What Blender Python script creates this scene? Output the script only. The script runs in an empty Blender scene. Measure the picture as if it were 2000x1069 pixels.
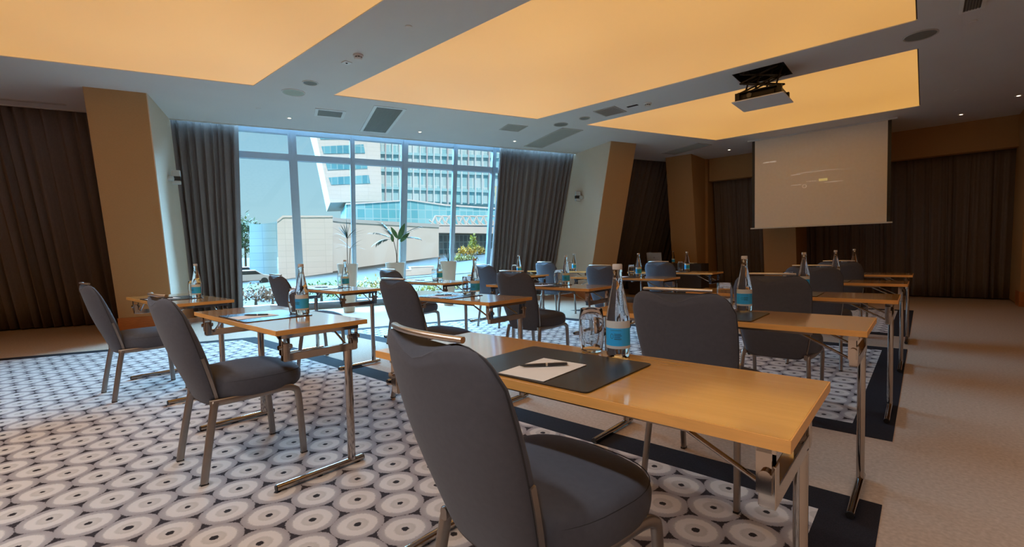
import bpy, bmesh, math, random
from mathutils import Vector, Matrix
PI = math.pi
random.seed(7)
SC = bpy.context.scene
COL = SC.collection

# ------------------------------------------------------------------ camera
F, PITCH, ROLL, YAW, CAMH = 912.24, .0444, -.021, .7235, 1.0644
fw = Vector((-math.sin(YAW)*math.cos(PITCH), math.cos(YAW)*math.cos(PITCH), -math.sin(PITCH)))
_r = Vector((math.cos(YAW), math.sin(YAW), 0)); _u = _r.cross(fw)
CR = _r*math.cos(ROLL) + _u*math.sin(ROLL)
CU = _u*math.cos(ROLL) - _r*math.sin(ROLL)
cam_d = bpy.data.cameras.new('camera'); cam = bpy.data.objects.new('camera', cam_d); COL.objects.link(cam)
cam_d.sensor_width = 36; cam_d.lens = F/2000*36; cam_d.clip_start = .02; cam_d.clip_end = 500
M = Matrix((CR, CU, -fw)).transposed().to_4x4(); M.translation = Vector((0, 0, CAMH)); cam.matrix_world = M
SC.camera = cam

# ------------------------------------------------------------------ light and exposure
SC.view_settings.view_transform = 'Standard'; SC.view_settings.look = 'None'
SC.view_settings.exposure = 0.0; SC.view_settings.gamma = 1.0; SC.view_settings.use_curve_mapping = False
SC.cycles.use_denoising = True
SC.cycles.max_bounces = 10; SC.cycles.diffuse_bounces = 5; SC.cycles.glossy_bounces = 4
SC.cycles.transmission_bounces = 8; SC.cycles.transparent_max_bounces = 12
SC.cycles.caustics_reflective = False; SC.cycles.caustics_refractive = False
SC.cycles.sample_clamp_indirect = 4.0

AW = math.radians(23.1)                       # the window wall is skewed to the rest of the room
WD = Vector((math.sin(AW), math.cos(AW), 0)); WN = Vector((-math.cos(AW), math.sin(AW), 0))
def W(w, n, z=0.0): return WD*w + WN*n + Vector((0, 0, z))
HC = 3.24                                     # ceiling height
def glass_n(z): return 10.42 - (10.42-9.12)*z/HC       # leaning glass
def curtain_n(z): return 10.10 - (10.10-8.93)*z/HC
def pier_n(z): return 8.5 - (8.5-7.6)*z/HC

SKY_GLOW = 84.0  # bright sky band added above the view to push daylight indoors
world = bpy.data.worlds.new('sky'); SC.world = world; world.use_nodes = True
nt = world.node_tree; nt.nodes.clear()
wo = nt.nodes.new('ShaderNodeOutputWorld'); bg = nt.nodes.new('ShaderNodeBackground')
tc = nt.nodes.new('ShaderNodeTexCoord'); sep = nt.nodes.new('ShaderNodeSeparateXYZ')
ramp = nt.nodes.new('ShaderNodeValToRGB')
nt.links.new(tc.outputs['Generated'], sep.inputs[0]); nt.links.new(sep.outputs['Z'], ramp.inputs[0])
ramp.color_ramp.elements[0].position = 0.0; ramp.color_ramp.elements[0].color = (.50, .76, .82, 1)
ramp.color_ramp.elements[1].position = .34; ramp.color_ramp.elements[1].color = (.29, .58, .78, 1)
dotn = nt.nodes.new('ShaderNodeVectorMath'); dotn.operation = 'DOT_PRODUCT'
nt.links.new(tc.outputs['Generated'], dotn.inputs[0]); dotn.inputs[1].default_value = WN
def mrange(src, a, b_, lo, hi):
    m = nt.nodes.new('ShaderNodeMapRange'); m.interpolation_type = 'SMOOTHSTEP'
    m.inputs['From Min'].default_value = a; m.inputs['From Max'].default_value = b_; m.inputs['To Min'].default_value = lo; m.inputs['To Max'].default_value = hi
    nt.links.new(src, m.inputs['Value']); return m.outputs[0]
mul = nt.nodes.new('ShaderNodeMath'); mul.operation = 'MULTIPLY'
nt.links.new(mrange(dotn.outputs['Value'], .05, .6, 0, 1), mul.inputs[0]); mul2 = nt.nodes.new('ShaderNodeMath'); mul2.operation = 'MULTIPLY'
nt.links.new(mrange(sep.outputs['Z'], .24, .36, 0, SKY_GLOW), mul2.inputs[0]); nt.links.new(mrange(sep.outputs['Z'], .56, .72, 1, 0), mul2.inputs[1])
nt.links.new(mul2.outputs[0], mul.inputs[1])
glow = nt.nodes.new('ShaderNodeMix'); glow.data_type = 'RGBA'; glow.blend_type = 'ADD'; glow.inputs[0].default_value = 1
gm = nt.nodes.new('ShaderNodeVectorMath'); gm.operation = 'SCALE'; gm.inputs[0].default_value = (.31, .70, 1.12)
nt.links.new(mul.outputs[0], gm.inputs['Scale'])
nt.links.new(ramp.outputs[0], glow.inputs[6]); nt.links.new(gm.outputs[0], glow.inputs[7])
nt.links.new(glow.outputs[2], bg.inputs['Color']); bg.inputs['Strength'].default_value = 1.0
nt.links.new(bg.outputs[0], wo.inputs[0])

sl = bpy.data.lights.new('sun', 'SUN'); sun = bpy.data.objects.new('sun', sl); COL.objects.link(sun)
sl.energy = 3.3; sl.angle = math.radians(1.5); sl.color = (1, .88, .78)
sun.rotation_euler = Vector((-.62, .30, -.72)).to_track_quat('-Z', 'Y').to_euler()
pl = bpy.data.lights.new('window_portal', 'AREA'); po = bpy.data.objects.new('window_portal', pl); COL.objects.link(po)
pl.shape = 'RECTANGLE'; pl.size = 4.7; pl.size_y = 3.5; pl.cycles.is_portal = True
_c = W(1.65, (glass_n(1.62)+.06), 1.62)
_nrm = (W(0, -1, 0) + Vector((0, 0, -(10.2-8.83)/HC))).normalized()      # into the room
_up = (W(0, glass_n(3.24), 3.24) - W(0, glass_n(0), 0)).normalized(); _x = _up.cross(-_nrm)
PM = Matrix((_x, _up, -_nrm)).transposed().to_4x4(); PM.translation = _c; po.matrix_world = PM

# ------------------------------------------------------------------ materials
MATS = {}
def base_mat(name):
    m = bpy.data.materials.new(name); m.use_nodes = True
    return m, m.node_tree, m.node_tree.nodes['Principled BSDF']
def mat(name, col, rough=.6, metal=0., noise=0., nscale=20., bump=0., bscale=200., spec=.5, stretch=None, emit=None, estr=0., coat=0.):
    if name in MATS: return MATS[name]
    m, nt, b = base_mat(name)
    b.inputs['Base Color'].default_value = (*col, 1); b.inputs['Roughness'].default_value = rough
    b.inputs['Metallic'].default_value = metal; b.inputs['Specular IOR Level'].default_value = spec
    b.inputs['Coat Weight'].default_value = coat
    tc = nt.nodes.new('ShaderNodeTexCoord'); mp = nt.nodes.new('ShaderNodeMapping')
    nt.links.new(tc.outputs['Object'], mp.inputs[0])
    if stretch: mp.inputs['Scale'].default_value = stretch
    n = nt.nodes.new('ShaderNodeTexNoise'); n.inputs['Scale'].default_value = nscale; n.inputs['Detail'].default_value = 5
    nt.links.new(mp.outputs[0], n.inputs['Vector'])
    r = nt.nodes.new('ShaderNodeValToRGB'); k = max(noise, .02)
    r.color_ramp.elements[0].position = .3; r.color_ramp.elements[1].position = .7
    r.color_ramp.elements[0].color = (*[c*(1-k) for c in col], 1); r.color_ramp.elements[1].color = (*[min(1, c*(1+k)) for c in col], 1)
    nt.links.new(n.outputs[0], r.inputs[0]); nt.links.new(r.outputs[0], b.inputs['Base Color'])
    if bump:
        n2 = nt.nodes.new('ShaderNodeTexNoise'); n2.inputs['Scale'].default_value = bscale; n2.inputs['Detail'].default_value = 3
        nt.links.new(mp.outputs[0], n2.inputs['Vector'])
        bp = nt.nodes.new('ShaderNodeBump'); bp.inputs['Strength'].default_value = bump; bp.inputs['Distance'].default_value = .002
        nt.links.new(n2.outputs[0], bp.inputs['Height']); nt.links.new(bp.outputs[0], b.inputs['Normal'])
    if emit:
        b.inputs['Emission Color'].default_value = (*emit, 1); b.inputs['Emission Strength'].default_value = estr
    MATS[name] = m; return m

M_fabric = mat('grey chair fabric', (.095, .098, .118), .85, noise=.05, nscale=60, bump=.12, bscale=900, spec=.25)
M_fabric.node_tree.nodes['Principled BSDF'].inputs['Sheen Weight'].default_value = .08
M_seam = mat('dark seam', (.035, .036, .042), .8)
M_satin = mat('satin champagne metal', (.34, .30, .27), .36, metal=1., noise=.05)
M_bar = mat('brushed handle metal', (.60, .55, .50), .33, metal=1., noise=.05)
M_chrome = mat('polished chrome', (.42, .385, .36), .07, metal=1., noise=.03)
M_black = mat('black plastic', (.012, .011, .011), .45)
M_wood = None
M_leather = mat('black desk pad leather', (.022, .018, .017), .27, noise=.15, nscale=90, bump=.15, bscale=500, spec=.45)
M_paper = mat('white paper', (.72, .69, .66), .8, noise=.02)
M_pen = mat('dark pen lacquer', (.02, .018, .02), .25, spec=.6)
M_white = mat('white painted metal', (.72, .72, .70), .5)
M_ceil = mat('ceiling paint', (.72, .71, .70), .9, noise=.02, nscale=1.5)
M_wall = mat('tan woven wallcovering', (.46, .262, .112), .9, noise=.08, nscale=60, stretch=(1, 1, 9), bump=.2, bscale=300)
M_base = mat('orange wood baseboard', (.46, .16, .045), .45, noise=.18, nscale=12, stretch=(1, 1, 12))
M_curtain = mat('taupe curtain cloth', (.175, .140, .128), .92, noise=.08, nscale=30, stretch=(3, 3, .3))
M_floor = mat('beige carpet', (.46, .325, .235), .95, noise=.12, nscale=60, bump=.2, bscale=500, spec=.1)
M_border = mat('black carpet border', (.022, .018, .020), .95, noise=.3, nscale=300, bump=.5, bscale=600, spec=.1)
M_frame = mat('pale grey window frame', (.38, .45, .52), .38, metal=.35, noise=.02)
M_grille = mat('grey mesh grille', (.20, .19, .165), .7, noise=.12, nscale=300)
M_pot = mat('cream planter', (.62, .53, .43), .6, noise=.04, nscale=8)
M_soil = mat('dark soil', (.05, .035, .025), .95, noise=.3)
M_leaf = mat('palm leaf', (.022, .042, .020), .65, noise=.3, nscale=15)
M_leafb = mat('broad green leaf', (.07, .19, .07), .55, noise=.2, nscale=10)
M_stem = mat('brown stem', (.12, .085, .05), .8, noise=.2)
M_screen = mat('matte projection screen', (.86, .80, .72), .9, noise=.01)
M_white_ext = mat('white facade panels', (.78, .71, .68), .8, noise=.03, nscale=.6)
M_pale = mat('laptop aluminium', (.46, .43, .40), .45, metal=.4)

def wood():
    m, nt, b = base_mat('beech laminate'); L = nt.links
    tc = nt.nodes.new('ShaderNodeTexCoord'); mp = nt.nodes.new('ShaderNodeMapping'); mp.inputs['Scale'].default_value = (.8, 11, 11)
    L.new(tc.outputs['Object'], mp.inputs[0])
    n = nt.nodes.new('ShaderNodeTexNoise'); n.inputs['Scale'].default_value = 4; n.inputs['Detail'].default_value = 7; n.inputs['Roughness'].default_value = .62
    L.new(mp.outputs[0], n.inputs['Vector'])
    r = nt.nodes.new('ShaderNodeValToRGB'); r.color_ramp.elements[0].position = .33; r.color_ramp.elements[1].position = .72
    r.color_ramp.elements[0].color = (.66, .315, .066, 1); r.color_ramp.elements[1].color = (.77, .39, .092, 1)
    L.new(n.outputs[0], r.inputs[0]); L.new(r.outputs[0], b.inputs['Base Color'])
    b.inputs['Roughness'].default_value = .14; b.inputs['Specular IOR Level'].default_value = .6; b.inputs['Coat Weight'].default_value = 1; b.inputs['Coat IOR'].default_value = 1.6; b.inputs['Coat Roughness'].default_value = .09
    return m
M_wood = wood()
M_edge = mat('beech edge band', (.80, .40, .11), .38, noise=.08, nscale=9, stretch=(1, 1, 10))

def glass_mat(name, col, ior, rough=0.):
    m, nt, b = base_mat(name)
    b.inputs['Base Color'].default_value = (*col, 1); b.inputs['Roughness'].default_value = rough
    b.inputs['Transmission Weight'].default_value = 1; b.inputs['IOR'].default_value = ior
    return m
M_glass = glass_mat('clear tumbler glass', (.98, .99, .99), 1.45)
M_bottle = glass_mat('clear bottle of water', (.95, .98, .98), 1.36)
def pane_mat():
    m = bpy.data.materials.new('window pane'); m.use_nodes = True; nt = m.node_tree; nt.nodes.clear(); L = nt.links
    o = nt.nodes.new('ShaderNodeOutputMaterial'); mx = nt.nodes.new('ShaderNodeMixShader')
    t = nt.nodes.new('ShaderNodeBsdfTransparent'); t.inputs[0].default_value = (.93, .97, .98, 1)
    g = nt.nodes.new('ShaderNodeBsdfGlossy'); g.inputs['Roughness'].default_value = .02
    f = nt.nodes.new('ShaderNodeFresnel'); f.inputs[0].default_value = 1.35
    L.new(f.outputs[0], mx.inputs[0]); L.new(t.outputs[0], mx.inputs[1]); L.new(g.outputs[0], mx.inputs[2]); L.new(mx.outputs[0], o.inputs[0])
    return m
M_pane = pane_mat()

def panel_mat():
    m, nt, b = base_mat('backlit amber stretch membrane'); L = nt.links
    b.inputs['Base Color'].default_value = (.42, .39, .34, 1); b.inputs['Roughness'].default_value = .75; b.inputs['Specular IOR Level'].default_value = .2
    tc = nt.nodes.new('ShaderNodeTexCoord'); n = nt.nodes.new('ShaderNodeTexNoise'); n.inputs['Scale'].default_value = .55; n.inputs['Detail'].default_value = 1
    L.new(tc.outputs['Object'], n.inputs['Vector'])
    r = nt.nodes.new('ShaderNodeValToRGB'); r.color_ramp.elements[0].position = .3; r.color_ramp.elements[1].position = .75
    r.color_ramp.elements[0].color = (.64, .31, .062, 1); r.color_ramp.elements[1].color = (.76, .38, .085, 1)
    L.new(n.outputs[0], r.inputs[0]); L.new(r.outputs[0], b.inputs['Emission Color']); b.inputs['Emission Strength'].default_value = .88
    return m
M_panel = panel_mat()

def lattice_mat():
    m, nt, b = base_mat('patterned disc carpet'); L = nt.links
    def mth(op, a, bb=None, c=None):
        n = nt.nodes.new('ShaderNodeMath'); n.operation = op
        for i, v in enumerate((a, bb, c)):
            if v is None: continue
            if isinstance(v, (int, float)): n.inputs[i].default_value = v
            else: L.new(v, n.inputs[i])
        return n.outputs[0]
    tc = nt.nodes.new('ShaderNodeTexCoord'); sp = nt.nodes.new('ShaderNodeSeparateXYZ')
    nz = nt.nodes.new('ShaderNodeTexNoise'); nz.inputs['Scale'].default_value = 130; nz.inputs['Detail'].default_value = 2
    L.new(tc.outputs['Object'], nz.inputs['Vector'])
    nzb = nt.nodes.new('ShaderNodeTexNoise'); nzb.inputs['Scale'].default_value = 9
    L.new(tc.outputs['Object'], nzb.inputs['Vector'])
    L.new(tc.outputs['Object'], sp.inputs[0])
    CX, CY = .3452, .2003
    def dist(ox, oy):
        x = mth('DIVIDE', mth('ADD', sp.outputs[0], ox), CX); x = mth('SUBTRACT', x, mth('ROUND', x)); x = mth('MULTIPLY', x, CX)
        y = mth('DIVIDE', mth('ADD', sp.outputs[1], oy), CY); y = mth('SUBTRACT', y, mth('ROUND', y)); y = mth('MULTIPLY', y, CY)
        return mth('SQRT', mth('ADD', mth('MULTIPLY', x, x), mth('MULTIPLY', y, y)))
    d = mth('MINIMUM', dist(0, 0), dist(CX/2, CY/2))
    d = mth('ADD', d, mth('MULTIPLY', mth('SUBTRACT', nz.outputs[0], .5), .012))
    d = mth('ADD', d, mth('MULTIPLY', mth('SUBTRACT', nzb.outputs[0], .5), .018))
    v = mth('MULTIPLY', d, 8.0)
    r = nt.nodes.new('ShaderNodeValToRGB'); cr = r.color_ramp; cr.interpolation = 'LINEAR'
    stops = [(0, (.03, .024, .024)), (.095, (.03, .024, .024)), (.12, (.50, .43, .38)), (.30, (.46, .40, .35)), (.36, (.59, .52, .47)),
             (.58, (.57, .50, .45)), (.63, (.37, .32, .30)), (.80, (.30, .255, .245)), (.83, (.035, .026, .027)), (1, (.035, .028, .028))]
    cr.elements[0].position = stops[0][0]; cr.elements[0].color = (*stops[0][1], 1)
    cr.elements[1].position = 1; cr.elements[1].color = (*stops[-1][1], 1)
    for p, c in stops[1:-1]:
        e = cr.elements.new(p); e.color = (*c, 1)
    L.new(v, r.inputs[0]); L.new(r.outputs[0], b.inputs['Base Color'])
    b.inputs['Roughness'].default_value = .95; b.inputs['Specular IOR Level'].default_value = .1
    bp = nt.nodes.new('ShaderNodeBump'); bp.inputs['Strength'].default_value = .5; bp.inputs['Distance'].default_value = .002
    n2 = nt.nodes.new('ShaderNodeTexNoise'); n2.inputs['Scale'].default_value = 600
    L.new(tc.outputs['Object'], n2.inputs['Vector']); L.new(n2.outputs[0], bp.inputs['Height']); L.new(bp.outputs[0], b.inputs['Normal'])
    return m
M_lattice = lattice_mat()

# ------------------------------------------------------------------ mesh helpers
class MB:
    def __init__(s): s.v = []; s.f = []
    def add(s, vs, fs):
        o = len(s.v); s.v += [Vector(v) for v in vs]; s.f += [[i+o for i in f] for f in fs]; return s
    def box(s, c, d, rot=None, axes=None):
        c = Vector(c); hx, hy, hz = d[0]/2, d[1]/2, d[2]/2
        pts = [Vector((x, y, z)) for x in (-hx, hx) for y in (-hy, hy) for z in (-hz, hz)]
        if axes: pts = [axes[0]*p.x + axes[1]*p.y + axes[2]*p.z for p in pts]
        elif rot: pts = [rot @ p for p in pts]
        s.add([c+p for p in pts], [[0, 1, 3, 2], [4, 6, 7, 5], [0, 4, 5, 1], [2, 3, 7, 6], [0, 2, 6, 4], [1, 5, 7, 3]]); return s
    def rings(s, rs, cap0=True, cap1=True, closed=True):
        o = len(s.v); n = len(rs[0])
        for r in rs: s.v += [Vector(p) for p in r]
        m = n if closed else n-1
        for i in range(len(rs)-1):
            for j in range(m):
                k = (j+1) % n
                s.f.append([o+i*n+j, o+i*n+k, o+(i+1)*n+k, o+(i+1)*n+j])
        if cap0: s.f.append([o+j for j in range(n)][::-1])
        if cap1: s.f.append([o+(len(rs)-1)*n+j for j in range(n)])
        return s
    def tube(s, pts, r=.01, seg=8, sec=None, up=(0, 0, 1), loop=False):
        pts = [Vector(p) for p in pts]; n = len(pts)
        if sec is None: sec = [(math.cos(2*PI*i/seg)*r, math.sin(2*PI*i/seg)*r) for i in range(seg)]
        rs = []; pu = Vector(up)
        for i, p in enumerate(pts):
            if loop: t = (pts[(i+1) % n]-pts[i-1])
            else: t = (pts[min(i+1, n-1)]-pts[max(i-1, 0)])
            t.normalize(); a = pu - t*pu.dot(t)
            if a.length < 1e-4: a = Vector((1, 0, 0)) - t*t.x
            if a.length < 1e-4: a = Vector((0, 1, 0))
            a.normalize(); b = t.cross(a); pu = a
            rr = r[i] if isinstance(r, (list, tuple)) else 1
            rs.append([p + b*x*rr + a*y*rr for x, y in sec])
        if loop: rs.append(rs[0])
        return s.rings(rs, not loop, not loop)
    def lathe(s, prof, seg=24, c=(0, 0, 0), cap0=True, cap1=True):
        c = Vector(c)
        return s.rings([[c+Vector((math.cos(2*PI*i/seg)*r, math.sin(2*PI*i/seg)*r, z)) for i in range(seg)] for r, z in prof], cap0, cap1)
    def prism(s, poly, z0, z1):
        return s.rings([[Vector((p[0], p[1], z0)) for p in poly], [Vector((p[0], p[1], z1)) for p in poly]])
    def extrude(s, poly, vec):
        vec = Vector(vec); return s.rings([[Vector(p) for p in poly], [Vector(p)+vec for p in poly]])
    def build(s, name, m, parent=None, smooth=None, bevel=0, loc=None, origin=None):
        me = bpy.data.meshes.new(name)
        o0 = Vector(origin) if origin else Vector((0, 0, 0))
        me.from_pydata([v-o0 for v in s.v], [], s.f); me.update()
        bm = bmesh.new(); bm.from_mesh(me); bmesh.ops.recalc_face_normals(bm, faces=bm.faces[:]); bm.to_mesh(me); bm.free()
        me.materials.append(m)
        if smooth is not None:
            for p in me.polygons: p.use_smooth = True
            me.set_sharp_from_angle(angle=math.radians(smooth))
        o = bpy.data.objects.new(name, me); COL.objects.link(o)
        if origin: o.location = o0
        if loc: o.location = loc
        if parent: o.parent = parent
        if bevel:
            b = o.modifiers.new('bevel', 'BEVEL'); b.width = bevel; b.segments = 2; b.limit_method = 'ANGLE'; b.angle_limit = math.radians(40)
        return o
SQ = lambda a, b: [(-a/2, -b/2), (a/2, -b/2), (a/2, b/2), (-a/2, b/2)]
def RS(a, b, c=.3):     # rounded rectangle section
    r = min(a, b)*c; out = []
    for sx, sy, a0 in ((1, 1, 0), (-1, 1, 90), (-1, -1, 180), (1, -1, 270)):
        for k in (0, 45, 90):
            t = math.radians(a0+k); out.append((sx*(a/2-r)+r*math.cos(t), sy*(b/2-r)+r*math.sin(t)))
    return out
def tag(o, label=None, cat=None, group=None, kind=None):
    if label: o['label'] = label
    if cat: o['category'] = cat
    if group: o['group'] = group
    if kind: o['kind'] = kind
    return o
def empty(name, loc=(0, 0, 0), rz=0):
    o = bpy.data.objects.new(name, None); COL.objects.link(o); o.location = loc; o.rotation_euler = (0, 0, rz)
    o.empty_display_size = .1; return o
def struct(o): o['kind'] = 'structure'; return o
def copy_tree(o, parent=None):
    c = o.copy(); COL.objects.link(c)
    if parent: c.parent = parent
    for ch in list(o.children): copy_tree(ch, c)
    return c

# ------------------------------------------------------------------ room shell
# floor
RP = [W(-9, 10.8), W(12.6, 10.8), Vector((4.0, 13.6, 0)), Vector((4.0, -5.2, 0)), Vector((-13.5, -5.2, 0))]
b = MB(); b.prism([(p.x, p.y) for p in [Vector((-14.5, -5.2, 0)), Vector((4.0, -5.2, 0)), Vector((4.0, 13.8, 0)), W(12.6, 10.6), W(-10, 10.6)]], -.25, 0)
struct(b.build('floor', M_floor))
# ceiling with recessed openings for the light panels
def xl(y, n=6.8): return (.3923*y - n)/.9198
bands = [(-4.35, -1.47), (-.52, 2.37), (3.24, 6.12), (7.0, 9.88)]
XR = -.08
HATCH = (-1.845, 6.335, -1.27, 6.86)
b = MB()
def xe(y): return (.3923*y - 8.83)/.9198        # ceiling edge at the window wall
def cpoly(pts): 
    o = len(b.v); b.v += [Vector((x, y, HC)) for x, y in pts]; b.f.append(list(range(o, o+len(pts))))
ys = [-5.2] + [q for t in bands for q in t] + [13.8]
for i in range(0, len(ys), 2):
    y0, y1 = ys[i], ys[i+1]
    if y0 < HATCH[1] < y1:
        hx0, hy0, hx1, hy1 = HATCH
        cpoly([(xe(y0), y0), (4.0, y0), (4.0, hy0), (xe(hy0), hy0)]); cpoly([(xe(hy1), hy1), (4.0, hy1), (4.0, y1), (xe(y1), y1)])
        cpoly([(xe(hy0), hy0), (hx0, hy0), (hx0, hy1), (xe(hy1), hy1)]); cpoly([(hx1, hy0), (4.0, hy0), (4.0, hy1), (hx1, hy1)])
    else: cpoly([(xe(y0), y0), (4.0, y0), (4.0, y1), (xe(y1), y1)])
for y0, y1 in bands:
    cpoly([(xe(y0), y0), (xl(y0), y0), (xl(y1), y1), (xe(y1), y1)]); cpoly([(XR, y0), (4.0, y0), (4.0, y1), (XR, y1)])
    q = [(xl(y0), y0), (XR, y0), (XR, y1), (xl(y1), y1)]
    for k in range(4):
        p0, p1 = q[k], q[(k+1) % 4]; o = len(b.v)
        b.v += [Vector((*p0, HC)), Vector((*p1, HC)), Vector((*p1, HC+.03)), Vector((*p0, HC+.03))]; b.f.append([o, o+1, o+2, o+3])
# roof over everything
rp = [(-14.5, -5.4), (4.2, -5.4), (4.2, 14), tuple(W(13, 9.1)[:2]), tuple(W(-10, 9.1)[:2])]
b.prism(rp, HC+.45, HC+.6)
struct(b.build('ceiling', M_ceil))
b = MB(); e0, e1 = W(-10, 8.83), W(12.6, 8.83)
for nn, z0, z1, th in ((8.83, HC-.012, HC+.45, .03),):
    p = [W(-10, nn, 0), W(12.6, nn, 0), W(12.6, nn+th, 0), W(-10, nn+th, 0)]
    b.prism([(q.x, q.y) for q in p], z0, z1)
struct(b.build('trim_1', mat('pale trim paint', (.66, .65, .62), .7)))
panel_names = ['behind the camera', 'nearest the camera, at upper left', 'in the middle of the ceiling', 'in front of the projection screen']
for (y0, y1), nm in zip(bands, panel_names):
    b = MB(); e = .02
    root = empty('ceiling_light_panel', ((xl(y0)+XR)/2, (y0+y1)/2, HC+.008)); o_ = Vector(root.location)
    b.prism([(xl(y0)-e-o_.x, y0-e-o_.y), (XR-.012-o_.x, y0-e-o_.y), (XR-.012-o_.x, y1+e-o_.y), (xl(y1)-e-o_.x, y1+e-o_.y)], 0, .03); b.build('membrane', M_panel, root)
    b = MB(); b.box((XR+.002-o_.x, (y0+y1)/2-o_.y, .015), (.024, y1-y0+.02, .02)); b.build('painted_gap_shade', M_black, root)  # black strip stands in for the shade along the panel end
    tag(root, 'large amber backlit ceiling panel ' + nm, 'ceiling light', 'amber backlit ceiling panels')

# walls
b = MB()
def leaned(w0, w1, z0, z1, nf, th, off=0):
    for_ = []
    k = [W(w0, nf(z0)+off, z0), W(w1, nf(z0)+off, z0), W(w1, nf(z1)+off, z1), W(w0, nf(z1)+off, z1)]
    return k, WN*th
for w0, w1 in ((-10, -1.62), (5.88, 12.8)):
    k, v = leaned(w0, w1, 0, HC+.45, glass_n, .25, .12); b.extrude(k, v)
struct(b.build('wall_left', M_wall))
b = MB(); b.box((-4, 13.35, 1.7), (17, .2, 3.9)); struct(b.build('wall_back', M_wall))
b = MB(); b.box((-5.2, -5.3, 1.7), (19, .2, 3.9)); struct(b.build('wall_front', M_wall))
b = MB(); b.box((4.05, 4.1, 1.7), (.2, 19, 3.9)); struct(b.build('wall_right', M_wall))
# pelmet over the back curtains
b = MB(); b.box((0.05, 11.89, (HC+2.70)/2), (8.0, .2, HC-2.70)); struct(b.build('trim_2', M_wall))

# piers: fabric covered, faces lean with the outer wall
def pier(w0, w1, label, lname):
    root = struct(empty('wall_pier', W((w0+w1)/2, 8.4)))
    inv = root.location
    prof = [(pier_n(.02), .02), (pier_n(HC), HC), (glass_n(HC)+.12, HC), (glass_n(.02)+.12, .02)]
    b = MB(); b.extrude([W(w0, n, z)-inv for n, z in prof], WD*(w1-w0)); b.build('shaft', M_wall, root)
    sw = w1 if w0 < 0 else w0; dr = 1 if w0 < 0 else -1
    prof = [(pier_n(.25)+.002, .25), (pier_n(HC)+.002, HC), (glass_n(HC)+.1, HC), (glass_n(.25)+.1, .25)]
    b = MB(); b.extrude([W(sw, n, z)-inv for n, z in prof], WD*.012*dr); b.build('daylit_side_skin', mat('woven wallcovering with painted daylight', (.66, .53, .40), .9, noise=.06, nscale=60, stretch=(1, 1, 9)), root)  # window-facing side made paler: daylight put into its colour
    z1 = .245
    prof = [(pier_n(0)-.012, 0), (pier_n(z1)-.012, z1), (glass_n(z1)-.3, z1), (glass_n(0)-.3, 0)]
    b = MB(); b.extrude([W(w0-.012, n, z)-inv for n, z in prof], WD*(w1-w0+.024)); b.build('baseboard', M_base, root)
    return root
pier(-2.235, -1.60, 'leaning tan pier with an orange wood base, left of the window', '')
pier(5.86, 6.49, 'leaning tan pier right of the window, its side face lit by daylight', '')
def pier_back(x0, x1, label):
    root = struct(empty('wall_pier', ((x0+x1)/2, 11.3, 0))); inv = root.location
    f = lambda z: 11.3-(11.3-10.83)*z/HC
    prof = [(f(.02), .02), (f(HC), HC), (12.5, HC), (13.2, .02)]
    b = MB(); b.extrude([Vector((x0, y, z))-inv for y, z in prof], (x1-x0, 0, 0)); b.build('shaft', M_wall, root)
    prof = [(f(0)-.012, 0), (f(.245)-.012, .245), (11.7, .245), (11.7, 0)]
    b = MB(); b.extrude([Vector((x0-.01, y, z))-inv for y, z in prof], (x1-x0+.02, 0, 0)); b.build('baseboard', M_base, root)
pier_back(-4.63, -4.03, 'dark tan pier between the laptop table and the projection screen')
pier_back(-2.60, -1.99, 'dark tan pier showing below the left part of the projection screen')
pier_back(1.19, 1.80, 'dark tan pier at the right edge of the photo')
b = MB(); b.box((-4.0, 12.3, HC/2), (.06, 1.1, HC)); struct(b.build('wall_alcove', M_wall))

# curtains
def curtain(pts_top, pts_bot, ztop, zbot, label, seed=0, wave=.135, amp=.042, group='taupe pleated curtains'):
    """pts_top, pts_bot: (start, end) of the rail line and of the hem line."""
    rnd = random.Random(seed)
    A, B = Vector(pts_top[0]), Vector(pts_top[1]); C, D = Vector(pts_bot[0]), Vector(pts_bot[1])
    Lg = (B-A).length; n = max(4, int(Lg/wave)); sub = 8
    nrm = (B-A).normalized().cross(Vector((0, 0, 1)))
    ph = [0]
    for i in range(n): ph.append(ph[-1]+rnd.uniform(.6, 1.4))
    ph = [p/ph[-1] for p in ph]
    am = [rnd.uniform(.55, 1.25) for _ in range(n+1)]
    drift = [rnd.uniform(-1, 1) for _ in range(n+1)]
    rows = []; NZ = 9
    for j in range(NZ):
        v = j/(NZ-1); row = []
        for i in range(n):
            for s_ in range(sub):
                t = s_/sub; u = ph[i]+(ph[i+1]-ph[i])*t
                u2 = u + (drift[i]*(1-t)+drift[i+1]*t)*.25*wave/Lg*v
                a = amp*(am[i]*(1-t)+am[i+1]*t)*(.55+.6*v)
                off = a*math.sin(2*PI*t) + .35*a*math.sin(4*PI*t+drift[i])
                p = (A.lerp(B, u2)).lerp(C.lerp(D, u2), v); p.z = ztop+(zbot-ztop)*v
                row.append(p+nrm*off)
        rows.append(row)
    b = MB(); m = len(rows[0])
    for r in rows: b.v += r
    for j in range(NZ-1):
        for i in range(m-1): b.f.append([j*m+i, j*m+i+1, (j+1)*m+i+1, (j+1)*m+i])
    c = (A+B+C+D)/4; c.z = zbot
    o = b.build('curtain', M_curtain, smooth=60, origin=c)
    s = o.modifiers.new('thickness', 'SOLIDIFY'); s.thickness = .004
    return tag(o, label, 'curtain', group)
def wall_curtain(w0, w1, label, seed, off=0, wave=.14, amp=.055, d0=0, d1=0):
    zt, zb = HC+.05, .02
    return curtain((W(w0, curtain_n(zt)+off), W(w1, curtain_n(zt)+off)), (W(w0+d0, curtain_n(zb)+off), W(w1+d1, curtain_n(zb)+off)), zt, zb, label, seed, wave, amp)
wall_curtain(-8.6, -5.2, 'dark taupe curtain beyond the left edge of the photo', 1, off=-.05)
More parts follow.
